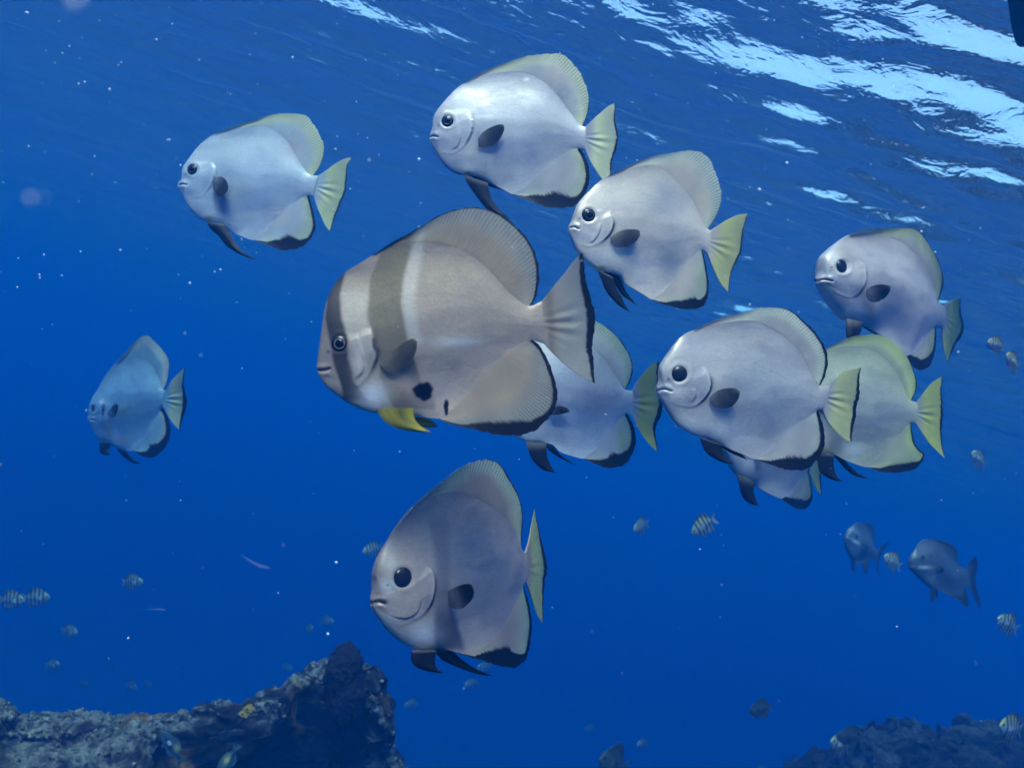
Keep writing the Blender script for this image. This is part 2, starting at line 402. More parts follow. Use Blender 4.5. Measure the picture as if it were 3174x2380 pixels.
def median_fin(sp, mp, root, name, base, outer, nb, nt, wig, bodycol):
    B = spline(base, nb); O = spline(outer, nb)
    ctr = B.mean(0)
    B = B + (ctr - B) * .0
    rag = (fbm(np.stack([np.linspace(0, 62, nb), 0 * np.zeros(nb), np.full(nb, len(name) + mp.px() * 1e4)], -1), 3) - .5)
    span = np.linalg.norm(O - B, axis=1)
    O = O + (O - B) / np.maximum(span, 1)[:, None] * (rag * sp['size'] * .017)[:, None] * smooth(span, 0, 60)[:, None]
    t = np.linspace(-.06, 1, nt); s = np.linspace(0, 1, nb)
    S, T = np.meshgrid(s, t, indexing='ij')
    P2 = B[:, None] * (1 - T[..., None]) + O[:, None] * T[..., None]
    Tc = np.clip(T, 0, 1)
    off = wig * np.sin(S * 5.0 + 1.0) * Tc ** 2
    sx, sy = mp.seen(mp.loc(P2, off))
    fin = A(*sp.get('fin', (.5, .52, .5))); edge = A(*sp.get('fin_edge', (.5, .55, .36)))
    base_c = np.broadcast_to(bodycol, P2.shape[:2] + (3,))
    c = lerp(base_c, fin, .9 * smooth(Tc, sp.get('fin_t', .25), sp.get('fin_t', .25) + .35))
    dist, _, along = seg_dist(P2[..., 0], P2[..., 1], spline(outer, 60))
    dist = np.where(T > .999, 0, dist); k = sp['size']
    c = lerp(c, edge, .8 * (1 - smooth(dist, .015 * k, .10 * k)) * smooth(S, .1, .3))
    if name == 'dorsal_fin':
        c = lerp(c, A(.44, .42, .27), .4 * (1 - smooth(dist, .004 * k, .016 * k)) * (1 - smooth(S, .35, .6)))
    c = paint({k2: v for k2, v in sp.items() if k2 in ('bands', 'blobs', 'spots')}, sx, sy, c)
    rim = [(a, b * (1.8 if name == 'anal_fin' else 1.2)) for a, b in sp['rims'][name]]
    rp = np.interp(along, [q[0] for q in rim], [q[1] for q in rim])
    jag = 1 + .35 * (fbm(np.stack([S * 70, T * 2, 0 * S + 3], -1), 2) - .5)
    blk = (1 - smooth(dist, rp * .75 * jag, rp * 1.12 * jag + .5)) * (rp > .5)
    c = lerp(c, BLACK, blk)
    clear = .36 * smooth(Tc, .35, .9) * (1 - blk)
    return build_fin(name, root, mp, P2, Tc, S, c, off, (min(.0046, .026 * mp.px() * k), .0007), clear=clear)

def coons(base, trail, upper, lower, n, m):
    b, t, u, l = spline(base, n), spline(trail, n), spline(upper, m), spline(lower, m)
    b[0], b[-1], t[0], t[-1] = u[0], l[0], u[-1], l[-1]
    S, T = np.meshgrid(np.linspace(0, 1, n), np.linspace(0, 1, m), indexing='ij'); s, q = S[..., None], T[..., None]
    return ((1 - q) * b[:, None] + q * t[:, None] + (1 - s) * u[None] + s * l[None]
            - ((1 - s) * (1 - q) * b[0] + s * (1 - q) * b[-1] + (1 - s) * q * t[0] + s * q * t[-1])), S, T

def leaf(outline, n, m):               # a fin outline from base round the tip and back to the base
    p = np.array(outline, float); mid = (p[0] + p[-1]) / 2
    k = int(np.argmax(np.linalg.norm(p - mid, axis=1)))
    return blade(p[:k + 1], p[k:][::-1], n, m)
def blade(lead, trail, n, m):
    a, b = spline(lead, m), spline(trail, m)
    S, T = np.meshgrid(np.linspace(0, 1, n), np.linspace(0, 1, m), indexing='ij')
    return a[None] * (1 - S[..., None]) + b[None] * S[..., None], S, T

def sphere_mesh(name, r, depth, nu=20, nv=12):
    th = np.linspace(0, math.pi, nv)[1:-1]; ph = np.linspace(0, 2 * math.pi, nu, endpoint=False)
    T, P = np.meshgrid(th, ph, indexing='ij')
    V = np.stack([r * np.sin(T) * np.cos(P), depth * np.cos(T), r * np.sin(T) * np.sin(P)], -1).reshape(-1, 3)
    V = np.vstack([V, [0, depth, 0], [0, -depth, 0]])
    k = nv - 2; F = []
    for i in range(k - 1):
        for j in range(nu):
            F.append((i * nu + j, i * nu + (j + 1) % nu, (i + 1) * nu + (j + 1) % nu, (i + 1) * nu + j))
    for j in range(nu):
        F.append((k * nu, (j + 1) % nu, j, j)); F.append((k * nu + 1, (k - 1) * nu + j, (k - 1) * nu + (j + 1) % nu, (k - 1) * nu + (j + 1) % nu))
    me = bpy.data.meshes.new(name)
    me.from_pydata([tuple(v) for v in V], [], [tuple(dict.fromkeys(f)) for f in F])
    me.polygons.foreach_set('use_smooth', [True] * len(me.polygons)); me.update()
    return me
def torus_mesh(name, R1, r, nu=28, nv=8):
    a = np.linspace(0, 2 * math.pi, nu, endpoint=False); b = np.linspace(0, 2 * math.pi, nv, endpoint=False)
    a, b = np.meshgrid(a, b, indexing='ij')
    V = np.stack([(R1 + r * np.cos(b)) * np.cos(a), r * .6 * np.sin(b), (R1 + r * np.cos(b)) * np.sin(a)], -1).reshape(-1, 3)
    F = []
    for i in range(nu):
        for j in range(nv):
            F.append((i * nv + j, ((i + 1) % nu) * nv + j, ((i + 1) % nu) * nv + (j + 1) % nv, i * nv + (j + 1) % nv))
    return mesh(name, V, F)

def build_fish(sp, mp, root, ns=170, nt=120):
    k = sp['size']                     # body length on the design sheet
    top = spline(sp['top'], ns); bot = spline(sp['bot'], ns)
    s = np.linspace(0, 1, ns); t = np.linspace(0, 1, nt)
    t = .5 - .5 * np.cos(t * math.pi) * (1 - .25 * np.sin(t * math.pi))
    S, T = np.meshgrid(s, t, indexing='ij')
    P2 = bot[:, None] * (1 - T[..., None]) + top[:, None] * T[..., None]
    L = mp.loc(P2)
    Lm = abs(L[0, nt // 2, 0] - L[-1, nt // 2, 0])
    Wm = .66 * sp.get('fat', .088) * Lm
    W = Wm * np.interp(S, WIDTH_S, WIDTH_V)
    q = .5 + np.where(T > .5, 1.7 * smooth(S, .15, .40), 1.6 * smooth(S, .38, .56)) * smooth(np.abs(2 * T - 1), 0, .25) - 1.4 * smooth(S, .82, 1)
    q = np.maximum(q, .5)
    tb = np.abs(2 * T - 1)
    prof = np.power(np.clip(1 - tb ** 2.0, 0, 1), q)
    prof = prof * (1 + .10 * np.sin(math.pi * np.clip((T - .25) / .35, 0, 1)) * (1 - smooth(S, .25, .6)))
    wmin = min(.0021, .012 * Lm)
    Wd = wmin + W * prof
    near = L.copy(); near[..., 1] += Wd
    sx, sy = mp.seen(near)
    rel = np.zeros_like(Wd); dark = np.zeros_like(Wd); lite = np.zeros_like(Wd)
    ex, ey, er = sp['eye'][:3]
    if 'gill' in sp:
        g = spline(sp['gill'], 24)
        d, side, al = seg_dist(sx, sy, g)
        _, se, _ = seg_dist(A(ex), A(ey), g)
        ins = np.sign(side) == np.sign(se[0])
        ends = smooth(al, .0, .12) * (1 - smooth(al, .85, 1.0))
        rel += ends * np.where(ins, .008 * np.exp(-(d / (.075 * k)) ** 2), -.004 * np.exp(-(d / (.012 * k)) ** 2)) * Lm * (1 - .92 * smooth(al, .35, .62))
        dark += .95 * ends * np.exp(-(d / (np.where(ins, .007, .0165) * k)) ** 2) * smooth(al, .08, .26) * (1 - .75 * smooth(al, .45, .7)) * sp.get('gill_dark', 1)
        lite += .55 * ends * np.where(ins, np.exp(-((d - .012 * k) / (.007 * k)) ** 2), .6 * np.exp(-((d - .014 * k) / (.007 * k)) ** 2)) * (1 - .6 * smooth(al, .5, .8))
    if 'preop' in sp:
        g = spline(sp['preop'], 16); d, side, al = seg_dist(sx, sy, g); _, se, _ = seg_dist(A(ex), A(ey), g)
        ins = np.sign(side) == np.sign(se[0]); ends = smooth(al, 0, .25) * (1 - smooth(al, .75, 1.0))
        rel += ends * np.where(ins, .004 * np.exp(-(d / (.04 * k)) ** 2), -.002 * np.exp(-(d / (.01 * k)) ** 2)) * Lm
        dark += .22 * ends * np.exp(-(d / (.005 * k)) ** 2); lite += .4 * ends * np.exp(-((d - .009 * k) / (.005 * k)) ** 2) * ~ins
    if 'mouth' in sp:
        g = spline(sp['mouth'], 14); d, side, al = seg_dist(sx, sy, g)
        mo = sp.get('mouth_open', .0048) * k
        rel += (-.007 * np.exp(-(d / (1.2 * mo)) ** 2) + .003 * np.exp(-((d - .018 * k) / (.012 * k)) ** 2) * (1 - smooth(al, .75, 1))) * Lm
        dark += .95 * np.exp(-(d / mo) ** 2)
        mx0, my0 = sp['mouth'][0]; dark += .8 * np.exp(-(np.hypot(sx - ex - .5 * (mx0 - ex), sy - ey - .30 * (my0 - ey)) / (.0065 * k)) ** 2)   # nostril
        lite += .28 * np.exp(-((d - .016 * k) / (.008 * k)) ** 2) * (1 - .6 * smooth(al, .8, 1))
    lat = .70 - .16 * smooth(S, .45, .95) - .10 * np.exp(-((S - .18) / .12) ** 2)
    dark += .08 * np.exp(-((T - lat) / .007) ** 2) * smooth(S, .2, .3) * (1 - smooth(S, .85, .97))
    de = np.hypot(sx - ex, sy - ey)
    rel += .0025 * np.exp(-((de - er * 1.25) / (er * .3)) ** 2) * Lm - .005 * np.exp(-(de / (er * .9)) ** 4) * Lm
    lite += .10 * np.exp(-((de - er * 1.2) / (er * .14)) ** 2)
    near[..., 1] += rel
    far = L.copy(); far[..., 1] -= Wd + rel
    # ---- colour of the skin, with highlights and shading painted in
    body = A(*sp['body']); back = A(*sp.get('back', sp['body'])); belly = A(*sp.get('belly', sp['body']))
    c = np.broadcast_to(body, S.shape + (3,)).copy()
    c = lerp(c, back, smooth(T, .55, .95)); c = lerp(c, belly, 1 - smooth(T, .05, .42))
    mott = fbm(np.stack([sx / k * 9, sy / k * 9, 0 * sx + k], -1), 4)
    mot2 = fbm(np.stack([sx / k * 3.2, sy / k * 3.2, 0 * sx + k * 1.7], -1), 3)
    c = c * (1 + .16 * (mott - .5) + .30 * (mot2 - .5))[..., None]
    c = paint(sp, sx, sy, c)
    c = lerp(c, np.minimum(c * 1.5, .86), np.clip(lite, 0, 1)); c = lerp(c, BLACK * 2, np.clip(dark, 0, 1))  # lite paints bright highlight lines along gill edges, lips and eye rim
    V = np.concatenate([near.reshape(-1, 3), far.reshape(-1, 3)])
    cc = c.reshape(-1, 3)
    F, rim_i = shell_faces(ns, nt); cc = np.concatenate([cc, cc])
    bo = link('body', mesh('body', np.vstack([V, V[rim_i]]), F, np.vstack([cc, cc[rim_i]])), SKIN, root)
    nearv = near.reshape(-1, 3); seen = np.stack([sx.ravel(), sy.ravel()], 1)
    def surf(x, y):                    # point of the flank that the photograph shows at (x, y)
        i = np.argmin((seen[:, 0] - x) ** 2 + (seen[:, 1] - y) ** 2); return nearv[i], i
    # ---- median fins
    nb = max(24, int(ns * .9)); nf = max(10, int(nt * .45))
    for nm in ('dorsal', 'anal'):
        bcol = back[None, None] if nm == 'dorsal' else lerp(belly[None, None], body, np.full((1, 1), .35))
        median_fin(sp, mp, root, nm + '_fin', sp[nm][0], sp[nm][1], nb, nf, sp.get('wig', .004) * Lm * 4, bcol)
    # ---- tail
    up, tr, lo = sp['tail']
    P2, S2, T2 = coons([up[0], lo[0]], tr, up, lo, nf + 14, nf)
    col = lerp(np.broadcast_to(body, S2.shape + (3,)), A(*sp.get('tail_col', sp.get('fin', (.5, .5, .4)))), smooth(T2, .12, .5))
    rim = sp['rims']['tail_fin']; lt = np.linalg.norm(P2[:, -1] - P2[:, 0], axis=1)
    rp = np.interp(np.linspace(0, 1, nf + 14), [q[0] for q in rim], [q[1] for q in rim])[:, None]
    dist = lt[:, None] * (1 - T2); jag = 1 + .4 * (fbm(np.stack([S2 * 60, T2 * 2, 0 * S2], -1), 2) - .5)
    if 'tail_band' in sp: col = lerp(col, A(*sp['tail_band']), .8 * np.exp(-((T2 - .16) / .1) ** 2))
    blk = 1 - smooth(dist, rp * .8 * jag, rp * 1.1 * jag + .5)
    col = lerp(col, BLACK, blk)
    off = sp.get('wig', .004) * Lm * (5 * np.sin(S2 * 4 + 2) * T2 ** 2 + .9 * np.sin(S2 * 46) * np.exp(-((S2 - .52) / .16) ** 2) * np.exp(-((T2 - .45) / .3) ** 2))
    rg = (fbm(np.stack([np.linspace(0, 40, nf + 14), np.zeros(nf + 14), np.full(nf + 14, sp['size'] * .37)], -1), 3) - .5) * .016 * k
    P2 = P2 + ((P2[:, -1] - P2[:, 0]) / np.maximum(lt, 1)[:, None] * rg[:, None])[:, None] * (T2 ** 3)[..., None]
    # start a little inside the peduncle
    P2 = P2.copy(); P2[:, 0] += (P2[:, 0] - P2[:, 1]) * 1.0
    build_fin('tail_fin', root, mp, P2, T2, S2, col, off, (min(.004, .02 * Lm), .0008), clear=.34 * smooth(T2, .3, .9) * (1 - blk))
    # ---- pectoral fins, one on each flank
    if 'pectoral' in sp:
        P2, S2, T2 = leaf(sp['pectoral'], 22, 30)
        q0, _ = surf(*((np.array(sp['pectoral'][0]) + np.array(sp['pectoral'][-1])) / 2))
        pc, pe = A(*sp.get('pect', (.05, .05, .06))), A(*sp.get('pect_tip', (.2, .2, .08)))
        col = lerp(np.broadcast_to(lerp(pc * 2.2, body, np.full((), .12)), S2.shape + (3,)), pc, smooth(T2, .05, .55))
        edge_d = np.minimum(S2, 1 - S2)
        col = lerp(col, pe, .85 * smooth(T2, .8, .97))
        off = q0[1] + .001 + T2 * sp.get('splay', .05) * Lm + .006 * Lm * np.sin(S2 * 3)
        build_fin('pectoral_fin', root, mp, P2, T2, S2, col, off, (.0016, .0006), clear=.5 * (1 - smooth(T2, .15, .7)) + .08)
        build_fin('pectoral_fin', root, mp, P2, T2, S2, col, q0[1] + .002 + 0 * T2, (.0016, .0006), True)   # the far one lies against the flank
    # ---- pelvic fins
    for i, (ld, tl) in enumerate(sp.get('pelvic', ())):
        P2, S2, T2 = blade(ld, tl, 16, 40)
        pc = A(*sp.get('pelv', BLACK * 1.2)); col = np.broadcast_to(pc, S2.shape + (3,)).copy()
        if 'pelv_tip' in sp:
            col = lerp(col, A(*sp['pelv_tip']), .8 * smooth(T2, .7, 1)); col = col * (1 + 1.1 * (fbm(np.stack([S2 * 11, T2 * 2.0, 0 * S2], -1), 3) - .5) - .45 * np.exp(-((S2 - .62) / .12) ** 2 - ((T2 - .25) / .3) ** 2))[..., None]
        else:
            col = lerp(col, A(*sp.get('belly', sp['body'])) * .28, (1 - smooth(T2, .0, sp.get('pelv_root', .1))))
        o0 = (1 if i == 0 else -1) * .022 * Lm
        off = o0 * (1 + .8 * T2) + .012 * Lm * np.sin(S2 * math.pi)
        build_fin('pelvic_fin', root, mp, P2, T2, S2, col, off, (.003, .0008))
    # ---- eyes
    pe, idx = surf(ex, ey)
    i, j = divmod(idx, nt); i = min(max(i, 2), ns - 3); j = min(max(j, 2), nt - 3)
    a = near[i + 2, j] - near[i - 2, j]; b2 = near[i, j + 2] - near[i, j - 2]
    nrm = np.cross(a, b2); nrm /= np.linalg.norm(nrm)
    if nrm[1] < 0: nrm = -nrm
    nrm = nrm * .5 + A(0, .5, 0); nrm /= np.linalg.norm(nrm)
    er_m = er * mp.px()
    for side in (1, -1):
        Nn = Vector((nrm[0], nrm[1] * side, nrm[2])); rot = Vector((0, 1, 0)).rotation_difference(Nn).to_matrix().to_4x4()
        c0 = Vector((pe[0], pe[1] * side, pe[2])) + Nn * er_m * .02
        e = link('eye', sphere_mesh('eye', er_m, er_m * .38), EYE, root)
        e.matrix_local = Matrix.Translation(c0) @ rot
        if sp.get('pupil', True):
            p = link('pupil', sphere_mesh('pupil', er_m * .52, er_m * .16), PUPIL, e); p.location = (0, er_m * .29, 0)
            g = link('iris_ring', torus_mesh('iris_ring', er_m * .57, er_m * .04), sp.get('ring', GREYRING), e); g.location = (0, er_m * .325, 0)
    return root

# ------------------------------------------------------------------ the batfish, each traced on its own design sheet
YEL = (.40, .37, .06); PALE = (.66, .68, .62); GREEN = (.52, .58, .30); WHITE = (.85, .80, .76); DUSK = (.24, .23, .27)
FISH = {}
FISH['A'] = dict(
    org=(950, 600), sc=.4822, center=(800, 950), depth=1.2, yaw=10, size=1450, fat=.085,
    label='largest batfish, two brown bands, black belly spot and yellow pelvic fins', body=(0.412, 0.32, 0.253), back=(0.383, 0.294, 0.232), belly=(0.554, 0.415, 0.308),
    top=[(66, 1108), (80, 1000), (95, 880), (115, 760), (140, 660), (190, 570), (260, 500), (350, 445), (440, 388), (540, 335), (700, 305), (850, 305), (1000, 345), (1120, 420), (1220, 520), (1310, 630), (1390, 705), (1440, 724), (1510, 694)],
    bot=[(76, 1158), (100, 1205), (150, 1260), (230, 1320), (320, 1372), (430, 1408), (560, 1412), (700, 1425), (790, 1440), (880, 1440), (960, 1370), (1060, 1270), (1180, 1150), (1300, 1040), (1400, 960), (1450, 942), (1530, 964)],
    dorsal=([(440, 390), (540, 337), (700, 307), (850, 307), (1000, 347), (1120, 422), (1220, 522), (1310, 632), (1390, 707), (1440, 726)],
            [(430, 392), (540, 322), (640, 268), (740, 210), (840, 150), (940, 110), (1040, 92), (1120, 95), (1200, 115), (1290, 165), (1370, 235), (1430, 305), (1470, 380), (1492, 460), (1495, 540), (1485, 620), (1465, 690), (1440, 724)]),
    anal=([(870, 1440), (960, 1370), (1060, 1270), (1180, 1150), (1300, 1040), (1400, 960), (1450, 942)],
          [(860, 1455), (960, 1490), (1060, 1510), (1160, 1535), (1280, 1553), (1380, 1550), (1470, 1520), (1550, 1450), (1600, 1370), (1612, 1290), (1600, 1210), (1575, 1130), (1540, 1050), (1500, 980), (1455, 942)]),
    tail=([(1510, 694), (1580, 610), (1660, 510), (1730, 420), (1775, 380)],
          [(1778, 380), (1785, 470), (1797, 560), (1830, 680), (1856, 780), (1852, 880), (1837, 980), (1842, 1080), (1850, 1160), (1856, 1222)],
          [(1530, 964), (1610, 1050), (1700, 1130), (1790, 1190), (1856, 1222)]),
    rims=dict(dorsal_fin=[(0, 3), (.45, 5), (.7, 14), (.85, 20), (1, 10)], anal_fin=[(0, 4), (.12, 10), (.25, 45), (.4, 58), (.52, 34), (.6, 20), (1, 12)], tail_fin=[(0, 34), (.3, 42), (.5, 52), (.8, 34), (1, 18)]),
    pectoral=[(470, 1095), (560, 1010), (640, 950), (690, 930), (712, 950), (705, 1010), (680, 1060), (620, 1115), (545, 1168)],
    pelvic=[([(450, 1385), (500, 1460), (590, 1510), (700, 1530), (815, 1535)], [(690, 1378), (692, 1430), (720, 1480), (770, 1515), (815, 1535)]),
            ([(600, 1430), (680, 1490), (760, 1505), (850, 1497)], [(690, 1432), (740, 1435), (800, 1455), (850, 1497)])],
    eye=(210, 965, 54), ring=GOLD, mouth=[(70, 1135), (110, 1136), (150, 1126)],
    gill=[(405, 850), (430, 910), (432, 980), (455, 1030), (440, 1090), (400, 1175), (340, 1235), (270, 1262)], preop=[(315, 880), (345, 980), (372, 1100), (355, 1160), (290, 1210)],
    pect=(.11, .10, .09), pect_tip=(.26, .25, .08), pelv=(.30, .26, .028), pelv_tip=(.09, .06, .02), splay=.05,
    fin=(0.369, 0.344, 0.31), fin_edge=(0.387, 0.353, 0.293), tail_col=(0.396, 0.373, 0.351), tail_band=(.22, .19, .18), fin_t=.35,
    bands=[([(60, 500), (132, 690), (118, 800), (140, 900), (160, 1010), (175, 1100), (205, 1180), (225, 1240), (235, 1320)], [(250, 500), (215, 650), (225, 800), (260, 920), (262, 980), (270, 1060), (300, 1150), (300, 1200), (395, 1330), (420, 1420)], (.040, .036, .035), .93, 14),
           ([(560, 250), (470, 400), (412, 540), (398, 700), (388, 800), (420, 900), (440, 960), (470, 1050), (470, 1180), (520, 1300), (560, 1380)], [(730, 250), (690, 330), (650, 440), (620, 560), (610, 700), (632, 850), (652, 950), (700, 1080), (735, 1200), (820, 1290), (830, 1390)], (.175, .140, .085), .88, 14),
           ([(690, 250), (655, 440), (620, 600), (615, 700), (640, 850), (670, 960)], [(760, 250), (735, 440), (705, 600), (700, 700), (715, 850), (740, 960)], (.70, .66, .60), .40, 28),
           ([(225, 640), (235, 800), (280, 920), (310, 1050), (310, 1140)], [(390, 560), (385, 760), (410, 900), (425, 1000), (370, 1150)], (.62, .58, .52), .35, 30)],
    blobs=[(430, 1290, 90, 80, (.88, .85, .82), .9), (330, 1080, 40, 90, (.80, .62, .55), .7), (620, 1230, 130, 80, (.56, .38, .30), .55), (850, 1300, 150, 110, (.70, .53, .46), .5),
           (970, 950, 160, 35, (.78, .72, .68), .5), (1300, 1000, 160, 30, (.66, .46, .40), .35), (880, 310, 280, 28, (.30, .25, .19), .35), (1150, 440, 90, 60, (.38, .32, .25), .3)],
    spots=[(752, 1270, 64, 60, (.004, .004, .006)), (897, 1370, 16, 52, (.004, .004, .006))])
FISH['B'] = dict(
    org=(1100, 1380), sc=.4520, center=(650, 850), depth=1.38, yaw=40, size=1300, fat=.098, bend=.10, bx=(900, 1300),
    label='dusky silver batfish with large black eye, head turned towards us, swimming just above the reef', body=(0.513, 0.393, 0.342), back=(0.471, 0.353, 0.294), belly=(0.656, 0.49, 0.409),
    top=[(114, 1055), (128, 1000), (132, 940), (130, 880), (145, 810), (175, 740), (220, 660), (275, 570), (335, 490), (400, 420), (450, 382), (560, 330), (680, 310), (790, 325), (900, 380), (1000, 455), (1070, 540), (1115, 635), (1140, 712), (1168, 735)],
    bot=[(114, 1098), (138, 1150), (178, 1210), (224, 1265), (290, 1328), (370, 1378), (450, 1405), (560, 1392), (690, 1410), (800, 1420), (900, 1380), (990, 1300), (1060, 1190), (1110, 1070), (1150, 955), (1168, 935)],
    dorsal=([(410, 415), (450, 384), (560, 332), (680, 312), (790, 327), (900, 382), (1000, 457), (1070, 542), (1115, 637), (1140, 714)],
            [(395, 420), (500, 325), (600, 245), (700, 170), (770, 130), (850, 103), (920, 100), (970, 112), (1010, 150), (1050, 215), (1090, 280), (1125, 350), (1145, 420), (1152, 490), (1147, 570), (1142, 650), (1141, 712)]),
    anal=([(690, 1405), (800, 1415), (900, 1375), (990, 1295), (1060, 1185), (1110, 1065), (1152, 950)],
          [(690, 1418), (790, 1450), (870, 1472), (960, 1500), (1060, 1522), (1120, 1510), (1170, 1465), (1195, 1400), (1205, 1320), (1212, 1230), (1205, 1150), (1190, 1080), (1170, 1010), (1155, 948)]),
    tail=([(1168, 735), (1195, 640), (1215, 520), (1232, 435)], [(1232, 435), (1255, 540), (1275, 640), (1300, 730), (1318, 800), (1312, 880), (1300, 960), (1292, 1060), (1290, 1150), (1285, 1212)],
          [(1168, 935), (1195, 1000), (1220, 1080), (1250, 1160), (1285, 1212)]),
    rims=dict(dorsal_fin=[(0, 0), (.45, 0), (.6, 8), (1, 8)], anal_fin=[(0, 2), (.12, 8), (.22, 55), (.36, 105), (.46, 70), (.53, 14), (1, 8)], tail_fin=[(0, 6), (.3, 16), (.5, 22), (.8, 12), (1, 5)]),
    pectoral=[(640, 1000), (700, 968), (760, 950), (800, 952), (815, 1000), (805, 1050), (770, 1090), (740, 1115), (690, 1122), (645, 1105)],
    pelvic=[([(395, 1405), (390, 1470), (415, 1515), (470, 1540), (540, 1555), (605, 1557)], [(555, 1405), (545, 1480), (560, 1525), (605, 1557)]),
            ([(540, 1395), (600, 1470), (680, 1510), (770, 1545), (850, 1570), (955, 1582)], [(650, 1388), (690, 1430), (750, 1480), (830, 1530), (955, 1582)])],
    eye=(330, 905, 68), pupil=False, mouth=[(118, 1078), (160, 1072), (210, 1082)], mouth_open=.011,
    gill=[(480, 815), (530, 850), (547, 900), (550, 960), (540, 1030), (515, 1100), (470, 1160), (400, 1208), (320, 1236), (255, 1236)], preop=[(455, 1010), (450, 1090), (420, 1150), (350, 1186), (240, 1170)],
    pect=(0.021, 0.0204, 0.0292), pect_tip=(.14, .15, .05), pelv_root=.08, splay=.12, fin=(0.515, 0.515, 0.441), fin_edge=(0.633, 0.69, 0.425), tail_col=(0.593, 0.623, 0.257), fin_t=.45,
    bands=[([(500, 420), (510, 540), (560, 800), (560, 950), (548, 1100), (548, 1400)], [(640, 420), (650, 540), (650, 900), (655, 1100), (700, 1230), (750, 1390)], (.13, .12, .15), .5, 26), ([(556, 1080), (548, 1200), (552, 1400)], [(650, 1080), (690, 1210), (755, 1395)], (.09, .085, .11), .75, 22)], fade=True,
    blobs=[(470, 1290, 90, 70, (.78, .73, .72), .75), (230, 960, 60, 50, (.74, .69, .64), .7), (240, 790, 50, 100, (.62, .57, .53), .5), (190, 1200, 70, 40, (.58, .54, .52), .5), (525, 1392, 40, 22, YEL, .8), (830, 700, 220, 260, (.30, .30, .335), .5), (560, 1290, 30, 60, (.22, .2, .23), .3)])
FISH['C'] = dict(
    org=(1300, 130), sc=.3315, center=(800, 830), depth=1.95, yaw=2, size=1450, label='pale silver batfish swimming topmost, nearest the bright rippled surface', body=(0.462, 0.465, 0.519), back=(0.454, 0.455, 0.5), belly=(0.514, 0.508, 0.545),
    top=[(95, 880), (107, 850), (125, 790), (127, 730), (150, 670), (200, 600), (260, 530), (330, 455), (430, 385), (600, 320), (760, 285), (950, 275), (1100, 315), (1220, 400), (1330, 525), (1420, 665), (1490, 775), (1550, 800)],
    bot=[(96, 920), (112, 960), (150, 1030), (190, 1100), (250, 1170), (320, 1222), (400, 1248), (500, 1250), (620, 1298), (700, 1340), (800, 1392), (880, 1425), (980, 1380), (1100, 1290), (1220, 1180), (1340, 1080), (1430, 1012), (1500, 1000), (1548, 1012)],
    dorsal=([(430, 387), (600, 322), (760, 287), (950, 277), (1100, 317), (1220, 402), (1330, 527), (1420, 667), (1490, 777), (1525, 797)],
            [(430, 380), (560, 300), (700, 235), (830, 190), (950, 150), (1060, 125), (1180, 115), (1300, 113), (1350, 130), (1420, 190), (1480, 260), (1530, 340), (1565, 420), (1585, 500), (1585, 580), (1575, 660), (1550, 740), (1525, 795)]),
    anal=([(870, 1422), (980, 1378), (1100, 1288), (1220, 1178), (1340, 1078), (1430, 1010), (1500, 1002)],
          [(870, 1428), (960, 1460), (1050, 1490), (1140, 1530), (1240, 1550), (1350, 1550), (1450, 1530), (1530, 1450), (1575, 1350), (1590, 1250), (1575, 1150), (1545, 1070), (1508, 1004)]),
    tail=([(1550, 800), (1620, 730), (1700, 660), (1770, 600), (1836, 570)], [(1836, 570), (1830, 640), (1828, 720), (1842, 800), (1860, 870), (1852, 960), (1832, 1040), (1805, 1110), (1792, 1180), (1790, 1250), (1765, 1320)],
          [(1548, 1012), (1590, 1100), (1650, 1200), (1705, 1275), (1765, 1320)]),
    rims=dict(dorsal_fin=[(0, 0), (.7, 0), (.85, 6), (1, 6)], anal_fin=[(0, 3), (.1, 14), (.22, 60), (.36, 95), (.5, 55), (.6, 26), (1, 18)], tail_fin=[(0, 8), (.4, 16), (.6, 20), (1, 12)]),
    pectoral=[(545, 905), (590, 850), (660, 805), (740, 775), (785, 775), (795, 810), (775, 870), (735, 930), (680, 970), (600, 990), (555, 985)],
    pelvic=[([(410, 1245), (460, 1340), (530, 1440), (600, 1530), (660, 1585), (750, 1620), (860, 1665)], [(640, 1320), (660, 1430), (700, 1510), (770, 1590), (860, 1665)]),
            ([(470, 1250), (600, 1330), (720, 1372), (870, 1405)], [(540, 1240), (630, 1280), (720, 1335), (870, 1400)])],
    eye=(262, 738, 60), mouth=[(98, 888), (130, 880), (170, 890)],
    gill=[(455, 650), (490, 720), (502, 790), (475, 880), (430, 960), (370, 1020), (290, 1052), (190, 1030)], preop=[(390, 820), (388, 900), (350, 985), (290, 1010)], gill_dark=.45,
    pect=(0.036, 0.036, 0.0488), pect_tip=(.17, .18, .07), pelv_root=.12, fin=(0.65, 0.638, 0.578), fin_edge=(.70, .75, .46), tail_col=(.74, .77, .50), fin_t=.3,
    blobs=[(470, 990, 80, 70, (.76, .68, .60), .7), (450, 1190, 90, 50, (.86, .84, .82), .8), (455, 1225, 34, 20, YEL, .9), (380, 655, 110, 24, (.85, .84, .84), .8), (1290, 560, 120, 110, (.36, .36, .42), .55), (1290, 320, 120, 80, (.60, .53, .47), .5), (1000, 350, 26, 20, (.9, .9, .9), .6), (830, 760, 200, 200, (.50, .53, .60), .4), (550, 870, 35, 60, (.34, .34, .4), .5)])
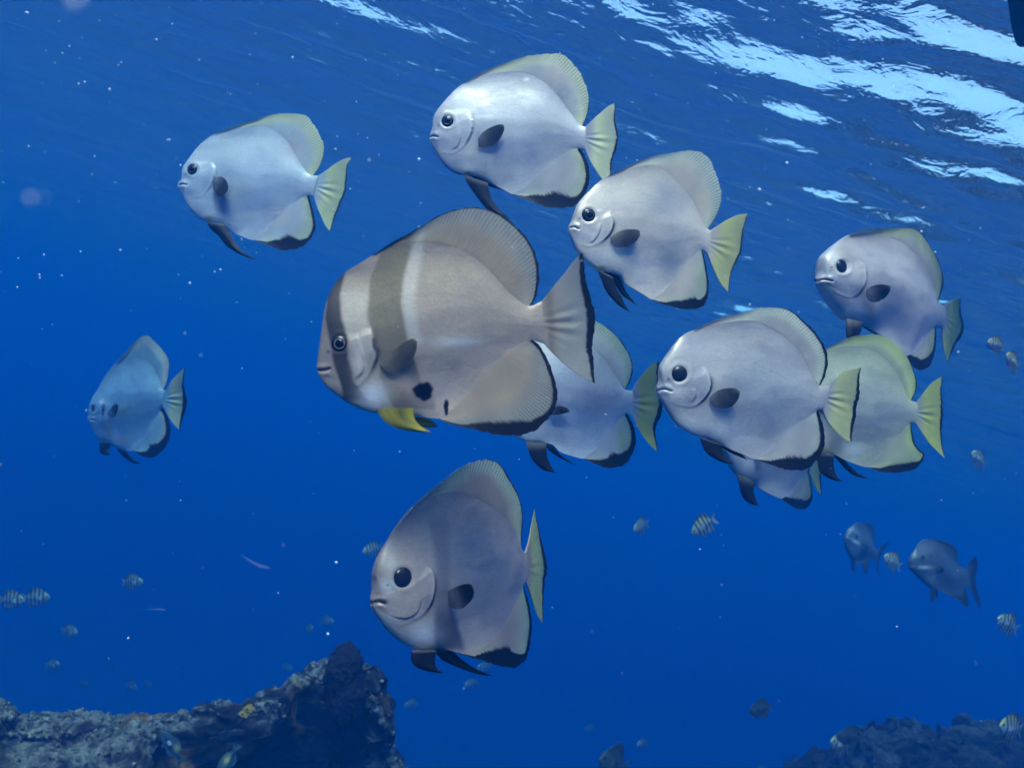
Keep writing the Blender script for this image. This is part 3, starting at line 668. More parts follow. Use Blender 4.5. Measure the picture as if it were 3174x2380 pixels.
FISH['D'] = dict(
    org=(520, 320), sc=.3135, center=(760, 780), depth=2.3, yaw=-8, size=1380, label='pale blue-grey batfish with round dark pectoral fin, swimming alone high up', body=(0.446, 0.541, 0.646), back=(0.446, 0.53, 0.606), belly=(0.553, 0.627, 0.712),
    top=[(112, 790), (148, 740), (157, 640), (190, 590), (230, 530), (290, 450), (370, 372), (470, 305), (620, 262), (800, 228), (950, 215), (1080, 260), (1190, 355), (1270, 475), (1330, 600), (1390, 695), (1435, 718), (1490, 720)],
    bot=[(110, 822), (132, 870), (170, 950), (200, 1020), (260, 1090), (340, 1158), (430, 1180), (540, 1208), (620, 1268), (720, 1310), (860, 1355), (960, 1290), (1060, 1200), (1160, 1100), (1260, 1000), (1340, 935), (1400, 915), (1446, 928)],
    dorsal=([(470, 307), (620, 264), (800, 230), (950, 217), (1080, 262), (1190, 357), (1270, 477), (1330, 602), (1390, 697), (1440, 718)],
            [(465, 302), (620, 245), (750, 200), (880, 165), (980, 130), (1080, 105), (1200, 103), (1330, 115), (1390, 145), (1440, 210), (1490, 290), (1530, 370), (1548, 440), (1540, 520), (1515, 600), (1480, 670), (1445, 716)]),
    anal=([(855, 1353), (960, 1288), (1060, 1198), (1160, 1098), (1260, 998), (1340, 933), (1395, 917)],
          [(855, 1356), (940, 1385), (1030, 1420), (1110, 1450), (1190, 1452), (1290, 1435), (1370, 1390), (1430, 1310), (1460, 1220), (1450, 1130), (1430, 1040), (1400, 922)]),
    tail=([(1490, 720), (1570, 665), (1660, 600), (1740, 555), (1816, 537)], [(1816, 537), (1785, 600), (1772, 680), (1768, 760), (1764, 830), (1745, 910), (1705, 1000), (1675, 1080), (1640, 1160), (1622, 1220), (1608, 1272)],
          [(1446, 928), (1480, 1030), (1520, 1120), (1560, 1210), (1608, 1272)]),
    rims=dict(dorsal_fin=[(0, 0), (.8, 0), (.9, 4), (1, 5)], anal_fin=[(0, 2), (.12, 16), (.25, 75), (.38, 90), (.5, 40), (.58, 18), (1, 12)], tail_fin=[(0, 5), (.5, 16), (.8, 16), (1, 8)]),
    pectoral=[(445, 770), (480, 735), (530, 728), (575, 760), (597, 820), (590, 870), (550, 912), (500, 922), (470, 890), (447, 850)],
    pelvic=[([(380, 1165), (430, 1250), (500, 1310), (570, 1400), (650, 1460), (750, 1510), (830, 1540), (905, 1560)], [(550, 1195), (600, 1270), (640, 1330), (690, 1410), (760, 1480), (905, 1560)])],
    eye=(243, 655, 58), mouth=[(116, 808), (145, 800), (185, 806)],
    gill=[(420, 575), (462, 625), (466, 700), (440, 800), (390, 870), (320, 930), (180, 945)], gill_dark=.4,
    pect=(0.027, 0.03, 0.0455), pect_tip=(.06, .06, .08), splay=.1, pelv_root=.08, fin=(0.582, 0.605, 0.546), fin_edge=(.64, .72, .42), tail_col=(.66, .74, .42), fin_t=.35,
    bands=[([(440, 880), (440, 960), (480, 1080)], [(520, 880), (600, 960), (610, 1080)], (.18, .2, .26), .6, 30)],
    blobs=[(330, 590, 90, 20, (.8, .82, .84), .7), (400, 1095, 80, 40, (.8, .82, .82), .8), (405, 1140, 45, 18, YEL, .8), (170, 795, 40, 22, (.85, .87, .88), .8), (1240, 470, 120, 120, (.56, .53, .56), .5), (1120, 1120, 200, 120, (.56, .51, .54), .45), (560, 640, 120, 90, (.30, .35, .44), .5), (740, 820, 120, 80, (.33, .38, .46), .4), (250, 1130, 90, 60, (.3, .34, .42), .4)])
FISH['E'] = dict(
    org=(1720, 430), sc=.3435, center=(750, 800), depth=1.75, yaw=18, size=1350, label='silver batfish with yellow-green tail and paired black pelvic fins, behind the banded batfish tail', body=(0.641, 0.561, 0.514), back=(0.616, 0.538, 0.483), belly=(0.774, 0.673, 0.597),
    top=[(128, 785), (152, 740), (172, 680), (202, 600), (260, 522), (330, 452), (420, 374), (500, 328), (600, 295), (720, 262), (850, 235), (960, 255), (1080, 340), (1180, 450), (1260, 565), (1310, 685), (1345, 795), (1400, 830)],
    bot=[(123, 815), (130, 860), (160, 940), (190, 1010), (235, 1062), (300, 1130), (380, 1185), (470, 1200), (580, 1240), (620, 1298), (700, 1350), (800, 1408), (880, 1450), (980, 1390), (1080, 1290), (1170, 1180), (1240, 1080), (1290, 1015), (1330, 1002), (1372, 1040)],
    dorsal=([(500, 330), (600, 297), (720, 264), (850, 237), (960, 257), (1080, 342), (1180, 452), (1260, 567), (1310, 687), (1345, 797), (1372, 826)],
            [(480, 335), (600, 285), (700, 230), (820, 180), (930, 150), (1050, 132), (1150, 113), (1240, 110), (1300, 118), (1360, 155), (1410, 220), (1440, 290), (1470, 370), (1497, 450), (1503, 530), (1490, 610), (1460, 690), (1420, 760), (1376, 828)]),
    anal=([(880, 1448), (980, 1388), (1080, 1288), (1170, 1178), (1240, 1078), (1290, 1013), (1328, 1004)],
          [(880, 1455), (960, 1490), (1060, 1515), (1150, 1535), (1250, 1535), (1320, 1520), (1370, 1460), (1385, 1380), (1385, 1290), (1372, 1200), (1355, 1110), (1332, 1008)]),
    tail=([(1400, 830), (1480, 780), (1560, 730), (1650, 690), (1748, 675)], [(1748, 675), (1722, 740), (1703, 820), (1693, 900), (1688, 980), (1663, 1060), (1623, 1140), (1593, 1210), (1578, 1300), (1568, 1390)],
          [(1372, 1040), (1410, 1130), (1450, 1220), (1500, 1310), (1568, 1390)]),
    rims=dict(dorsal_fin=[(0, 0), (.8, 0), (.9, 4), (1, 5)], anal_fin=[(0, 2), (.12, 14), (.25, 45), (.42, 66), (.55, 26), (.62, 12), (1, 8)], tail_fin=[(0, 10), (.5, 14), (1, 10)]),
    pectoral=[(500, 890), (550, 850), (620, 825), (700, 817), (760, 830), (770, 870), (740, 920), (690, 960), (620, 980), (550, 975), (505, 935)],
    pelvic=[([(385, 1180), (420, 1270), (460, 1370), (530, 1460), (600, 1520), (675, 1560)], [(520, 1250), (560, 1370), (600, 1420), (620, 1480), (675, 1560)]),
            ([(430, 1185), (520, 1280), (600, 1400), (670, 1460), (740, 1500)], [(580, 1230), (610, 1310), (640, 1380), (690, 1440), (740, 1500)])],
    eye=(308, 690, 64), mouth=[(135, 803), (175, 796), (215, 815)],
    gill=[(490, 640), (520, 710), (527, 780), (502, 850), (450, 910), (370, 965), (290, 978), (205, 940)], preop=[(420, 760), (408, 830), (360, 912), (300, 950)],
    pect=(0.042, 0.0432, 0.0553), pect_tip=(.20, .19, .08), pelv_root=.07, fin=(0.627, 0.616, 0.525), fin_edge=(0.644, 0.69, 0.575), tail_col=(0.665, 0.657, 0.282), fin_t=.3,
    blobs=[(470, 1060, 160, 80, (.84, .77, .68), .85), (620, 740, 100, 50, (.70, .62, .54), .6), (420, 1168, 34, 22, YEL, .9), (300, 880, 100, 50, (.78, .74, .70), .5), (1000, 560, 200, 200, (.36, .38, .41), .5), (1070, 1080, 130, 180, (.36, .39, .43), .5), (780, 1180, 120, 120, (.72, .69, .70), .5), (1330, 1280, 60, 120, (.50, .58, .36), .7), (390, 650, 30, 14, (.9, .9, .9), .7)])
FISH['F'] = dict(
    org=(2450, 650), sc=.3616, center=(800, 750), depth=2.3, yaw=34, size=1250, fat=.095, bend=.12, bx=(1000, 1400), label='grey-violet batfish with downturned mouth, above and behind the yellow-green batfish', body=(0.489, 0.451, 0.492), back=(0.444, 0.41, 0.426), belly=(0.622, 0.561, 0.585),
    top=[(238, 590), (253, 540), (258, 470), (274, 400), (314, 352), (380, 294), (460, 238), (530, 210), (640, 212), (760, 225), (880, 240), (1000, 290), (1090, 375), (1150, 470), (1200, 585), (1235, 700), (1262, 790), (1310, 825)],
    bot=[(238, 630), (272, 690), (312, 760), (352, 820), (402, 880), (452, 938), (560, 958), (650, 1000), (740, 1055), (820, 1100), (900, 1168), (1000, 1262), (1050, 1230), (1100, 1180), (1150, 1110), (1200, 1040), (1240, 1002), (1298, 1022)],
    dorsal=([(530, 212), (640, 214), (760, 227), (880, 242), (1000, 292), (1090, 377), (1150, 472), (1200, 587), (1235, 702), (1262, 788)],
            [(510, 212), (600, 185), (700, 172), (800, 160), (920, 155), (1030, 158), (1090, 180), (1140, 230), (1190, 300), (1240, 380), (1280, 460), (1305, 540), (1310, 620), (1295, 700), (1268, 790)]),
    anal=([(990, 1255), (1050, 1225), (1100, 1175), (1150, 1105), (1200, 1035), (1242, 1002)],
          [(990, 1262), (1035, 1315), (1080, 1362), (1130, 1372), (1190, 1340), (1225, 1260), (1245, 1170), (1250, 1090), (1246, 1004)]),
    tail=([(1310, 825), (1360, 800), (1410, 770), (1460, 752)], [(1460, 752), (1458, 830), (1463, 900), (1478, 960), (1483, 1030), (1458, 1100), (1415, 1160), (1383, 1220), (1352, 1312)],
          [(1298, 1022), (1302, 1120), (1320, 1220), (1352, 1312)]),
    rims=dict(dorsal_fin=[(0, 0), (.6, 4), (.8, 12), (1, 12)], anal_fin=[(0, 20), (.2, 60), (.4, 70), (.55, 30), (.65, 14), (1, 8)], tail_fin=[(0, 10), (.4, 22), (.6, 26), (1, 12)]),
    pectoral=[(650, 690), (700, 655), (780, 642), (850, 655), (858, 675), (840, 720), (790, 770), (730, 793), (680, 785), (652, 745)],
    pelvic=[([(480, 930), (480, 1060), (490, 1105), (520, 1150), (560, 1180), (610, 1195)], [(620, 960), (585, 1110), (590, 1150), (610, 1195)]),
            ([(580, 965), (660, 1030), (760, 1080), (850, 1125)], [(630, 975), (700, 1015), (770, 1065), (850, 1120)])],
    eye=(448, 487, 60), pupil=False, mouth=[(240, 607), (300, 598), (365, 612)],
    gill=[(570, 415), (630, 480), (646, 560), (640, 620), (600, 700), (550, 747), (480, 757), (400, 722), (320, 675)],
    pect=(0.0096, 0.0108, 0.0182), pect_tip=(.05, .055, .04), splay=.1, pelv_root=.3, fin=(0.426, 0.448, 0.378), fin_edge=(.58, .62, .30), tail_col=(.58, .64, .22), fin_t=.4,
    bands=[([(640, 780), (650, 860), (660, 960)], [(720, 780), (730, 860), (740, 960)], (.14, .14, .19), .6, 24)],
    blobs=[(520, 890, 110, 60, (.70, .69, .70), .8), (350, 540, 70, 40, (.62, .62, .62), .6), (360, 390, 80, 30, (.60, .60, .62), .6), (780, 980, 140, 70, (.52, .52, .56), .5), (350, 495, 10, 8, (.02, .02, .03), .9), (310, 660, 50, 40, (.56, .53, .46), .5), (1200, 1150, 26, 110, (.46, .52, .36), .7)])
FISH['G'] = dict(
    org=(2000, 900), sc=.4521, center=(640, 700), depth=1.62, yaw=16, size=1150, label='bright silver batfish with round black eye, overlapping the yellow-green batfish behind it', body=(0.456, 0.433, 0.451), back=(0.437, 0.406, 0.414), belly=(0.57, 0.525, 0.525),
    top=[(78, 662), (96, 600), (98, 530), (122, 480), (162, 422), (202, 364), (262, 306), (350, 266), (500, 228), (640, 205), (760, 208), (880, 258), (980, 332), (1060, 418), (1110, 505), (1145, 592), (1185, 650), (1256, 655)],
    bot=[(80, 704), (112, 760), (152, 830), (202, 908), (262, 958), (340, 998), (410, 1008), (490, 1042), (570, 1082), (660, 1120), (760, 1155), (860, 1100), (960, 1010), (1060, 920), (1140, 850), (1180, 818), (1212, 815)],
    dorsal=([(350, 268), (500, 230), (640, 207), (760, 210), (880, 260), (980, 334), (1060, 420), (1110, 507), (1145, 594), (1190, 652)],
            [(335, 272), (430, 225), (540, 180), (660, 155), (740, 130), (830, 115), (920, 118), (990, 135), (1040, 170), (1090, 215), (1150, 270), (1200, 330), (1235, 390), (1250, 450), (1248, 520), (1230, 590), (1202, 650)]),
    anal=([(755, 1150), (860, 1097), (960, 1007), (1060, 917), (1140, 847), (1182, 820)],
          [(755, 1158), (850, 1190), (940, 1220), (1030, 1232), (1110, 1222), (1170, 1170), (1215, 1100), (1230, 1030), (1225, 960), (1210, 900), (1188, 824)]),
    tail=([(1256, 655), (1300, 600), (1360, 555), (1420, 540), (1477, 532)], [(1477, 532), (1465, 600), (1468, 680), (1463, 740), (1448, 800), (1443, 860), (1428, 920), (1418, 980), (1412, 1036)],
          [(1212, 815), (1250, 900), (1310, 970), (1370, 1020), (1412, 1036)]),
    rims=dict(dorsal_fin=[(0, 0), (.4, 0), (.55, 6), (.8, 22), (1, 14)], anal_fin=[(0, 2), (.12, 14), (.25, 52), (.42, 58), (.55, 34), (.65, 24), (1, 14)], tail_fin=[(0, 8), (.4, 22), (.7, 22), (1, 10)]),
    pectoral=[(440, 735), (490, 690), (560, 670), (620, 672), (650, 690), (640, 740), (600, 790), (540, 810), (480, 800), (450, 772)],
    pelvic=[([(375, 1005), (410, 1100), (470, 1150), (540, 1180), (612, 1190)], [(520, 1055), (540, 1130), (580, 1170), (612, 1190)]),
            ([(400, 1002), (500, 1060), (600, 1120), (700, 1162)], [(480, 1012), (560, 1050), (640, 1100), (700, 1160)])],
    eye=(237, 575, 56), pupil=False, mouth=[(84, 688), (130, 676), (180, 692)],
    gill=[(390, 510), (435, 570), (452, 640), (430, 710), (380, 770), (320, 802), (230, 792), (140, 755)], preop=[(350, 660), (345, 730), (310, 775)],
    pect=(0.033, 0.036, 0.0488), pect_tip=(.20, .20, .08), pelv_root=.06, fin=(0.616, 0.616, 0.546), fin_edge=(0.69, 0.713, 0.575), tail_col=(0.617, 0.623, 0.308), fin_t=.4,
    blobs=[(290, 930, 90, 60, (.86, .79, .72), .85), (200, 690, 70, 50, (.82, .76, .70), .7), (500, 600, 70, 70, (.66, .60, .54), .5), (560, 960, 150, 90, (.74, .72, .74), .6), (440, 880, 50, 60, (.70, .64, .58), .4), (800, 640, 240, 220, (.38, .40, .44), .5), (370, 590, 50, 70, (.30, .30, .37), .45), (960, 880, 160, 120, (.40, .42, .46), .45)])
FISH['H'] = dict(
    org=(2000, 900), sc=.4521, center=(1400, 800), depth=2.0, yaw=4, size=1000, label='yellow-green batfish with notched anal fin, half hidden behind the bright silver batfish', body=(0.405, 0.419, 0.378), back=(0.414, 0.441, 0.318), belly=(0.456, 0.466, 0.367),
    top=[(872, 800), (882, 740), (904, 660), (962, 562), (1042, 484), (1140, 424), (1240, 402), (1360, 382), (1480, 384), (1580, 414), (1660, 472), (1720, 548), (1760, 628), (1790, 705), (1815, 750), (1862, 768)],
    bot=[(876, 830), (902, 900), (962, 978), (1050, 1048), (1150, 1098), (1220, 1122), (1300, 1128), (1370, 1162), (1450, 1192), (1530, 1208), (1600, 1150), (1670, 1080), (1740, 1000), (1790, 930), (1815, 908), (1852, 910)],
    dorsal=([(1230, 404), (1360, 384), (1480, 386), (1580, 416), (1660, 474), (1720, 550), (1760, 630), (1790, 707), (1818, 750)],
            [(1215, 410), (1330, 350), (1430, 315), (1540, 302), (1620, 310), (1690, 345), (1760, 410), (1810, 480), (1840, 550), (1858, 620), (1855, 690), (1828, 752)]),
    anal=([(1525, 1203), (1600, 1147), (1670, 1077), (1740, 997), (1790, 927), (1818, 910)],
          [(1525, 1212), (1610, 1240), (1700, 1250), (1790, 1240), (1860, 1215), (1905, 1160), (1915, 1120), (1880, 1090), (1850, 1050), (1836, 1000), (1824, 914)]),
    tail=([(1862, 768), (1910, 700), (1970, 630), (2038, 590)], [(2038, 590), (2033, 680), (2038, 770), (2041, 850), (2033, 930), (2033, 1010), (2038, 1080), (2052, 1148)], [(1852, 910), (1900, 980), (1960, 1060), (2052, 1148)]),
    rims=dict(dorsal_fin=[(0, 0), (.6, 0), (.75, 6), (1, 8)], anal_fin=[(0, 2), (.12, 14), (.25, 36), (.48, 34), (.58, 10), (1, 6)], tail_fin=[(0, 6), (.5, 16), (.8, 12), (1, 5)]),
    pectoral=[(1180, 780), (1230, 740), (1300, 725), (1340, 740), (1330, 790), (1280, 830), (1220, 845), (1185, 820)],
    pelvic=[([(1180, 1110), (1190, 1220), (1230, 1270), (1290, 1300), (1360, 1312)], [(1290, 1125), (1295, 1230), (1320, 1280), (1360, 1312)]),
            ([(1280, 1120), (1380, 1230), (1450, 1275), (1540, 1292)], [(1345, 1140), (1390, 1190), (1450, 1245), (1540, 1292)])],
    eye=(1010, 700, 50), mouth=[(878, 815), (910, 805), (950, 815)], gill=[(1120, 640), (1160, 700), (1165, 760), (1130, 840), (1060, 910), (960, 900)],
    pect=(0.03, 0.03, 0.039), pelv_root=.1, fin=(.50, .54, .37), fin_edge=(0.506, 0.621, 0.225), tail_col=(0.546, 0.599, 0.18), fin_t=.1,
    bands=[([(1200, 820), (1230, 900), (1250, 1090)], [(1290, 820), (1330, 920), (1370, 1090)], (.16, .17, .2), .55, 30)],
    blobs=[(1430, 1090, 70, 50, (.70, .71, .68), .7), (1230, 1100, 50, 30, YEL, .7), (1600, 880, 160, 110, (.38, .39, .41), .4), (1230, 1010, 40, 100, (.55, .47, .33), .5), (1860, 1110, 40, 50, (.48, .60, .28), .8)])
FISH['I'] = dict(
    org=(1560, 950), sc=.3315, center=(500, 800), depth=1.95, yaw=8, size=1400, label='batfish with yellow tail, mostly hidden behind the large banded batfish', body=(0.594, 0.608, 0.669), back=(0.608, 0.639, 0.639), belly=(0.743, 0.743, 0.772),
    top=[(-268, 800), (-250, 720), (-230, 640), (-180, 542), (-90, 434), (40, 336), (180, 268), (350, 228), (520, 222), (680, 262), (820, 350), (930, 458), (1020, 575), (1080, 682), (1130, 770), (1205, 790)],
    bot=[(-264, 840), (-220, 930), (-150, 1028), (-60, 1118), (30, 1178), (100, 1212), (220, 1262), (350, 1268), (460, 1290), (530, 1355), (640, 1396), (760, 1418), (860, 1350), (960, 1240), (1050, 1120), (1110, 1025), (1150, 998), (1198, 1010)],
    dorsal=([(180, 270), (350, 230), (520, 224), (680, 264), (820, 352), (930, 460), (1020, 577), (1080, 684), (1135, 772)],
            [(180, 258), (330, 180), (500, 125), (650, 100), (780, 108), (870, 138), (930, 170), (1000, 220), (1070, 280), (1130, 360), (1180, 440), (1210, 530), (1207, 620), (1182, 710), (1148, 772)]),
    anal=([(755, 1415), (860, 1347), (960, 1237), (1050, 1117), (1110, 1022), (1150, 1000)],
          [(755, 1424), (860, 1470), (960, 1505), (1060, 1500), (1140, 1470), (1200, 1390), (1235, 1290), (1235, 1190), (1210, 1100), (1158, 1002)]),
    tail=([(1205, 790), (1240, 715), (1300, 640), (1370, 560), (1453, 508)], [(1453, 508), (1448, 590), (1453, 690), (1455, 780), (1473, 850), (1488, 930), (1478, 1010), (1443, 1080), (1424, 1150), (1428, 1230), (1440, 1357)],
          [(1198, 1010), (1240, 1100), (1300, 1200), (1370, 1290), (1440, 1357)]),
    rims=dict(dorsal_fin=[(0, 0), (.5, 0), (.7, 12), (1, 12)], anal_fin=[(0, 2), (.15, 30), (.3, 80), (.45, 80), (.6, 34), (1, 16)], tail_fin=[(0, 22), (.4, 14), (.55, 40), (.75, 30), (1, 10)]),
    pectoral=[(380, 965), (450, 932), (540, 930), (610, 955), (622, 985), (560, 1000), (480, 1012), (395, 1005)],
    pelvic=[([(210, 1262), (250, 1390), (300, 1470), (380, 1530), (490, 1552)], [(400, 1272), (410, 1400), (440, 1480), (490, 1552)]),
            ([(350, 1262), (460, 1370), (560, 1430), (700, 1495)], [(450, 1280), (520, 1370), (600, 1430), (700, 1495)])],
    eye=(-60, 660, 60), mouth=[(-262, 818), (-220, 808), (-180, 816)], gill=[(110, 600), (150, 680), (150, 760), (100, 860), (0, 930), (-120, 920)],
    pect=(0.012, 0.015, 0.026), pect_tip=(.1, .14, .06), pelv_root=.25, fin=(0.56, 0.605, 0.483), fin_edge=(0.552, 0.69, 0.475), tail_col=(0.569, 0.599, 0.154), fin_t=.4,
    blobs=[(200, 1230, 90, 40, (.78, .78, .80), .8), (480, 1200, 140, 70, (.52, .52, .56), .5), (860, 900, 200, 160, (.33, .36, .42), .4), (1120, 1240, 60, 140, (.46, .60, .36), .75)])
_f = FISH['F']
FISH['J'] = dict(_f, org=(2175, 1181), sc=(.7 * .3616 * 1.0, .8 * .3616), depth=2.35, yaw=38, bend=.08, label='small dark batfish whose belly and tail tip show below the bright silver batfish',
    pelvic=[], body=(.44, .46, .50), belly=(.50, .52, .55))
def _j(zx, zy):                        # points traced on another zoom of the photograph, carried over to this sheet
    return ((2200 + zx * .2486 - 2175) / (.7 * .3616), (1350 + zy * .2486 - 1181) / (.8 * .3616))
FISH['J'].update(
    bot=[(238, 630), (260, 700), (285, 780)] + [_j(*p) for p in [(255, 370), (300, 440), (350, 505), (440, 560), (540, 600), (650, 676), (780, 742), (900, 785), (1000, 730), (1090, 620), (1170, 500), (1215, 420)]] + [(1298, 1022)],
    anal=([_j(*p) for p in [(895, 780), (1000, 728), (1090, 618), (1170, 498), (1215, 420)]], [_j(*p) for p in [(890, 790), (980, 850), (1080, 905), (1180, 910), (1250, 850), (1280, 760), (1270, 640), (1245, 520), (1218, 425)]]),
    tail=([(1310, 825), (1360, 800), (1410, 770), (1460, 752)], [(1460, 752)] + [_j(*p) for p in [(1400, 250), (1395, 420), (1388, 560), (1392, 680), (1396, 746)]], [(1298, 1022)] + [_j(*p) for p in [(1250, 480), (1310, 640), (1396, 746)]]))
FISH['J']['pelvic'] = [([_j(*p) for p in [(330, 470), (372, 600), (388, 700), (430, 790), (510, 850), (615, 875)]], [_j(*p) for p in [(540, 560), (548, 620), (542, 700), (570, 790), (615, 875)]]),
                       ([_j(*p) for p in [(530, 530), (700, 610), (860, 670), (1045, 722)]], [_j(*p) for p in [(580, 520), (720, 580), (880, 650), (1045, 716)]])]
FISH['K'] = dict(
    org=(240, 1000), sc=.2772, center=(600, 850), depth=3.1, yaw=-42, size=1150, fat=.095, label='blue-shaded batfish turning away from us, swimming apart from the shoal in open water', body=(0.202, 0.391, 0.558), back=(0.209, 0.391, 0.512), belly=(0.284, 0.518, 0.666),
    top=[(147, 1080), (152, 1000), (167, 930), (188, 860), (218, 780), (262, 692), (312, 602), (382, 514), (450, 442), (560, 390), (680, 370), (790, 395), (860, 475), (905, 570), (935, 665), (955, 745), (990, 760)],
    bot=[(147, 1108), (172, 1168), (220, 1205), (258, 1270), (285, 1340), (370, 1345), (420, 1385), (480, 1412), (550, 1432), (625, 1430), (700, 1375), (780, 1278), (850, 1158), (900, 1050), (940, 965), (976, 950)],
    dorsal=([(445, 446), (560, 392), (680, 372), (790, 397), (860, 477), (905, 572), (935, 667), (957, 748)],
            [(440, 446), (540, 330), (610, 245), (680, 180), (730, 150), (775, 140), (810, 155), (860, 205), (920, 265), (970, 325), (1010, 390), (1028, 460), (1020, 550), (1010, 640), (985, 715), (965, 752)]),
    anal=([(620, 1428), (700, 1372), (780, 1275), (850, 1155), (900, 1047), (942, 962)],
          [(620, 1436), (700, 1480), (790, 1508), (870, 1495), (950, 1430), (1010, 1340), (1040, 1240), (1035, 1150), (1010, 1060), (980, 1000), (950, 958)]),
    tail=([(990, 760), (1050, 660), (1110, 590), (1202, 505)], [(1202, 505), (1190, 600), (1186, 690), (1204, 780), (1224, 870), (1214, 960), (1184, 1050), (1164, 1120), (1140, 1197)], [(976, 950), (1020, 1040), (1070, 1120), (1140, 1197)]),
    rims=dict(dorsal_fin=[(0, 0), (1, 3)], anal_fin=[(0, 4), (.15, 36), (.3, 100), (.45, 60), (.6, 36), (1, 14)], tail_fin=[(0, 8), (.35, 22), (.55, 44), (.8, 30), (1, 8)]),
    pectoral=[(330, 1005), (370, 960), (420, 910), (450, 905), (455, 950), (440, 1010), (410, 1060), (350, 1045)],
    pelvic=[([(255, 1330), (250, 1430), (280, 1470), (330, 1483), (370, 1478)], [(380, 1340), (355, 1400), (350, 1445), (370, 1478)]),
            ([(410, 1370), (500, 1480), (560, 1530), (640, 1575), (710, 1580)], [(490, 1400), (560, 1460), (610, 1510), (660, 1550), (710, 1580)])],
    eye=(176, 960, 46), pupil=False, mouth=[(148, 1085), (170, 1082), (190, 1090)], gill=[(265, 860), (290, 960), (282, 1060), (258, 1160)],
    pect=(.05, .055, .075), pect_tip=(.05, .055, .075), pelv_root=.06, fin=(0.448, 0.515, 0.483), fin_edge=(0.483, 0.598, 0.55), tail_col=(0.475, 0.576, 0.385), fin_t=.35,
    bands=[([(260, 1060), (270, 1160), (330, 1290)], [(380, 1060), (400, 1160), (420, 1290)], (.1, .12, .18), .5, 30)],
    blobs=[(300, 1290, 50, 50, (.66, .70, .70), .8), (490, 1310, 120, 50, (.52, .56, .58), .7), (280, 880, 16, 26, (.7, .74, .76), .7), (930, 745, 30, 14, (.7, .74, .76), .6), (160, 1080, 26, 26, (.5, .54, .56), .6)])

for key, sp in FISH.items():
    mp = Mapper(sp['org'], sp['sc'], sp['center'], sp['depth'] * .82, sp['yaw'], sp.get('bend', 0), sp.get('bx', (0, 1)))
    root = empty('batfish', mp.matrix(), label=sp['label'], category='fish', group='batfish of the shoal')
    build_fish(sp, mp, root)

# ------------------------------------------------------------------ the reef
def rock_material():
    m, n, l, b, o = new_mat('reef_rock')
    tc = add(n, 'ShaderNodeTexCoord')
    at = add(n, 'ShaderNodeAttribute', attribute_name='Col')
    n2 = add(n, 'ShaderNodeTexNoise'); n2.inputs['Scale'].default_value = 38; n2.inputs['Detail'].default_value = 6; n2.inputs['Roughness'].default_value = .7
    l.new(tc.outputs['Object'], n2.inputs['Vector'])
    rp = add(n, 'ShaderNodeValToRGB'); rp.color_ramp.elements[0].position = .32; rp.color_ramp.elements[1].position = .7
    rp.color_ramp.elements[0].color = (.25, .26, .28, 1); rp.color_ramp.elements[1].color = (1.5, 1.5, 1.45, 1)
    l.new(n2.outputs['Fac'], rp.inputs[0])
    l.new(mixcol(n, l, 'MULTIPLY', 1.0, at.outputs['Color'], rp.outputs[0]), b.inputs['Base Color'])
    b.inputs['Roughness'].default_value = .9; b.inputs['Specular IOR Level'].default_value = .15
    bp = add(n, 'ShaderNodeBump'); bp.inputs['Strength'].default_value = .9; bp.inputs['Distance'].default_value = .012
    l.new(n2.outputs['Fac'], bp.inputs['Height']); l.new(bp.outputs[0], b.inputs['Normal'])
    return m
ROCK = rock_material()
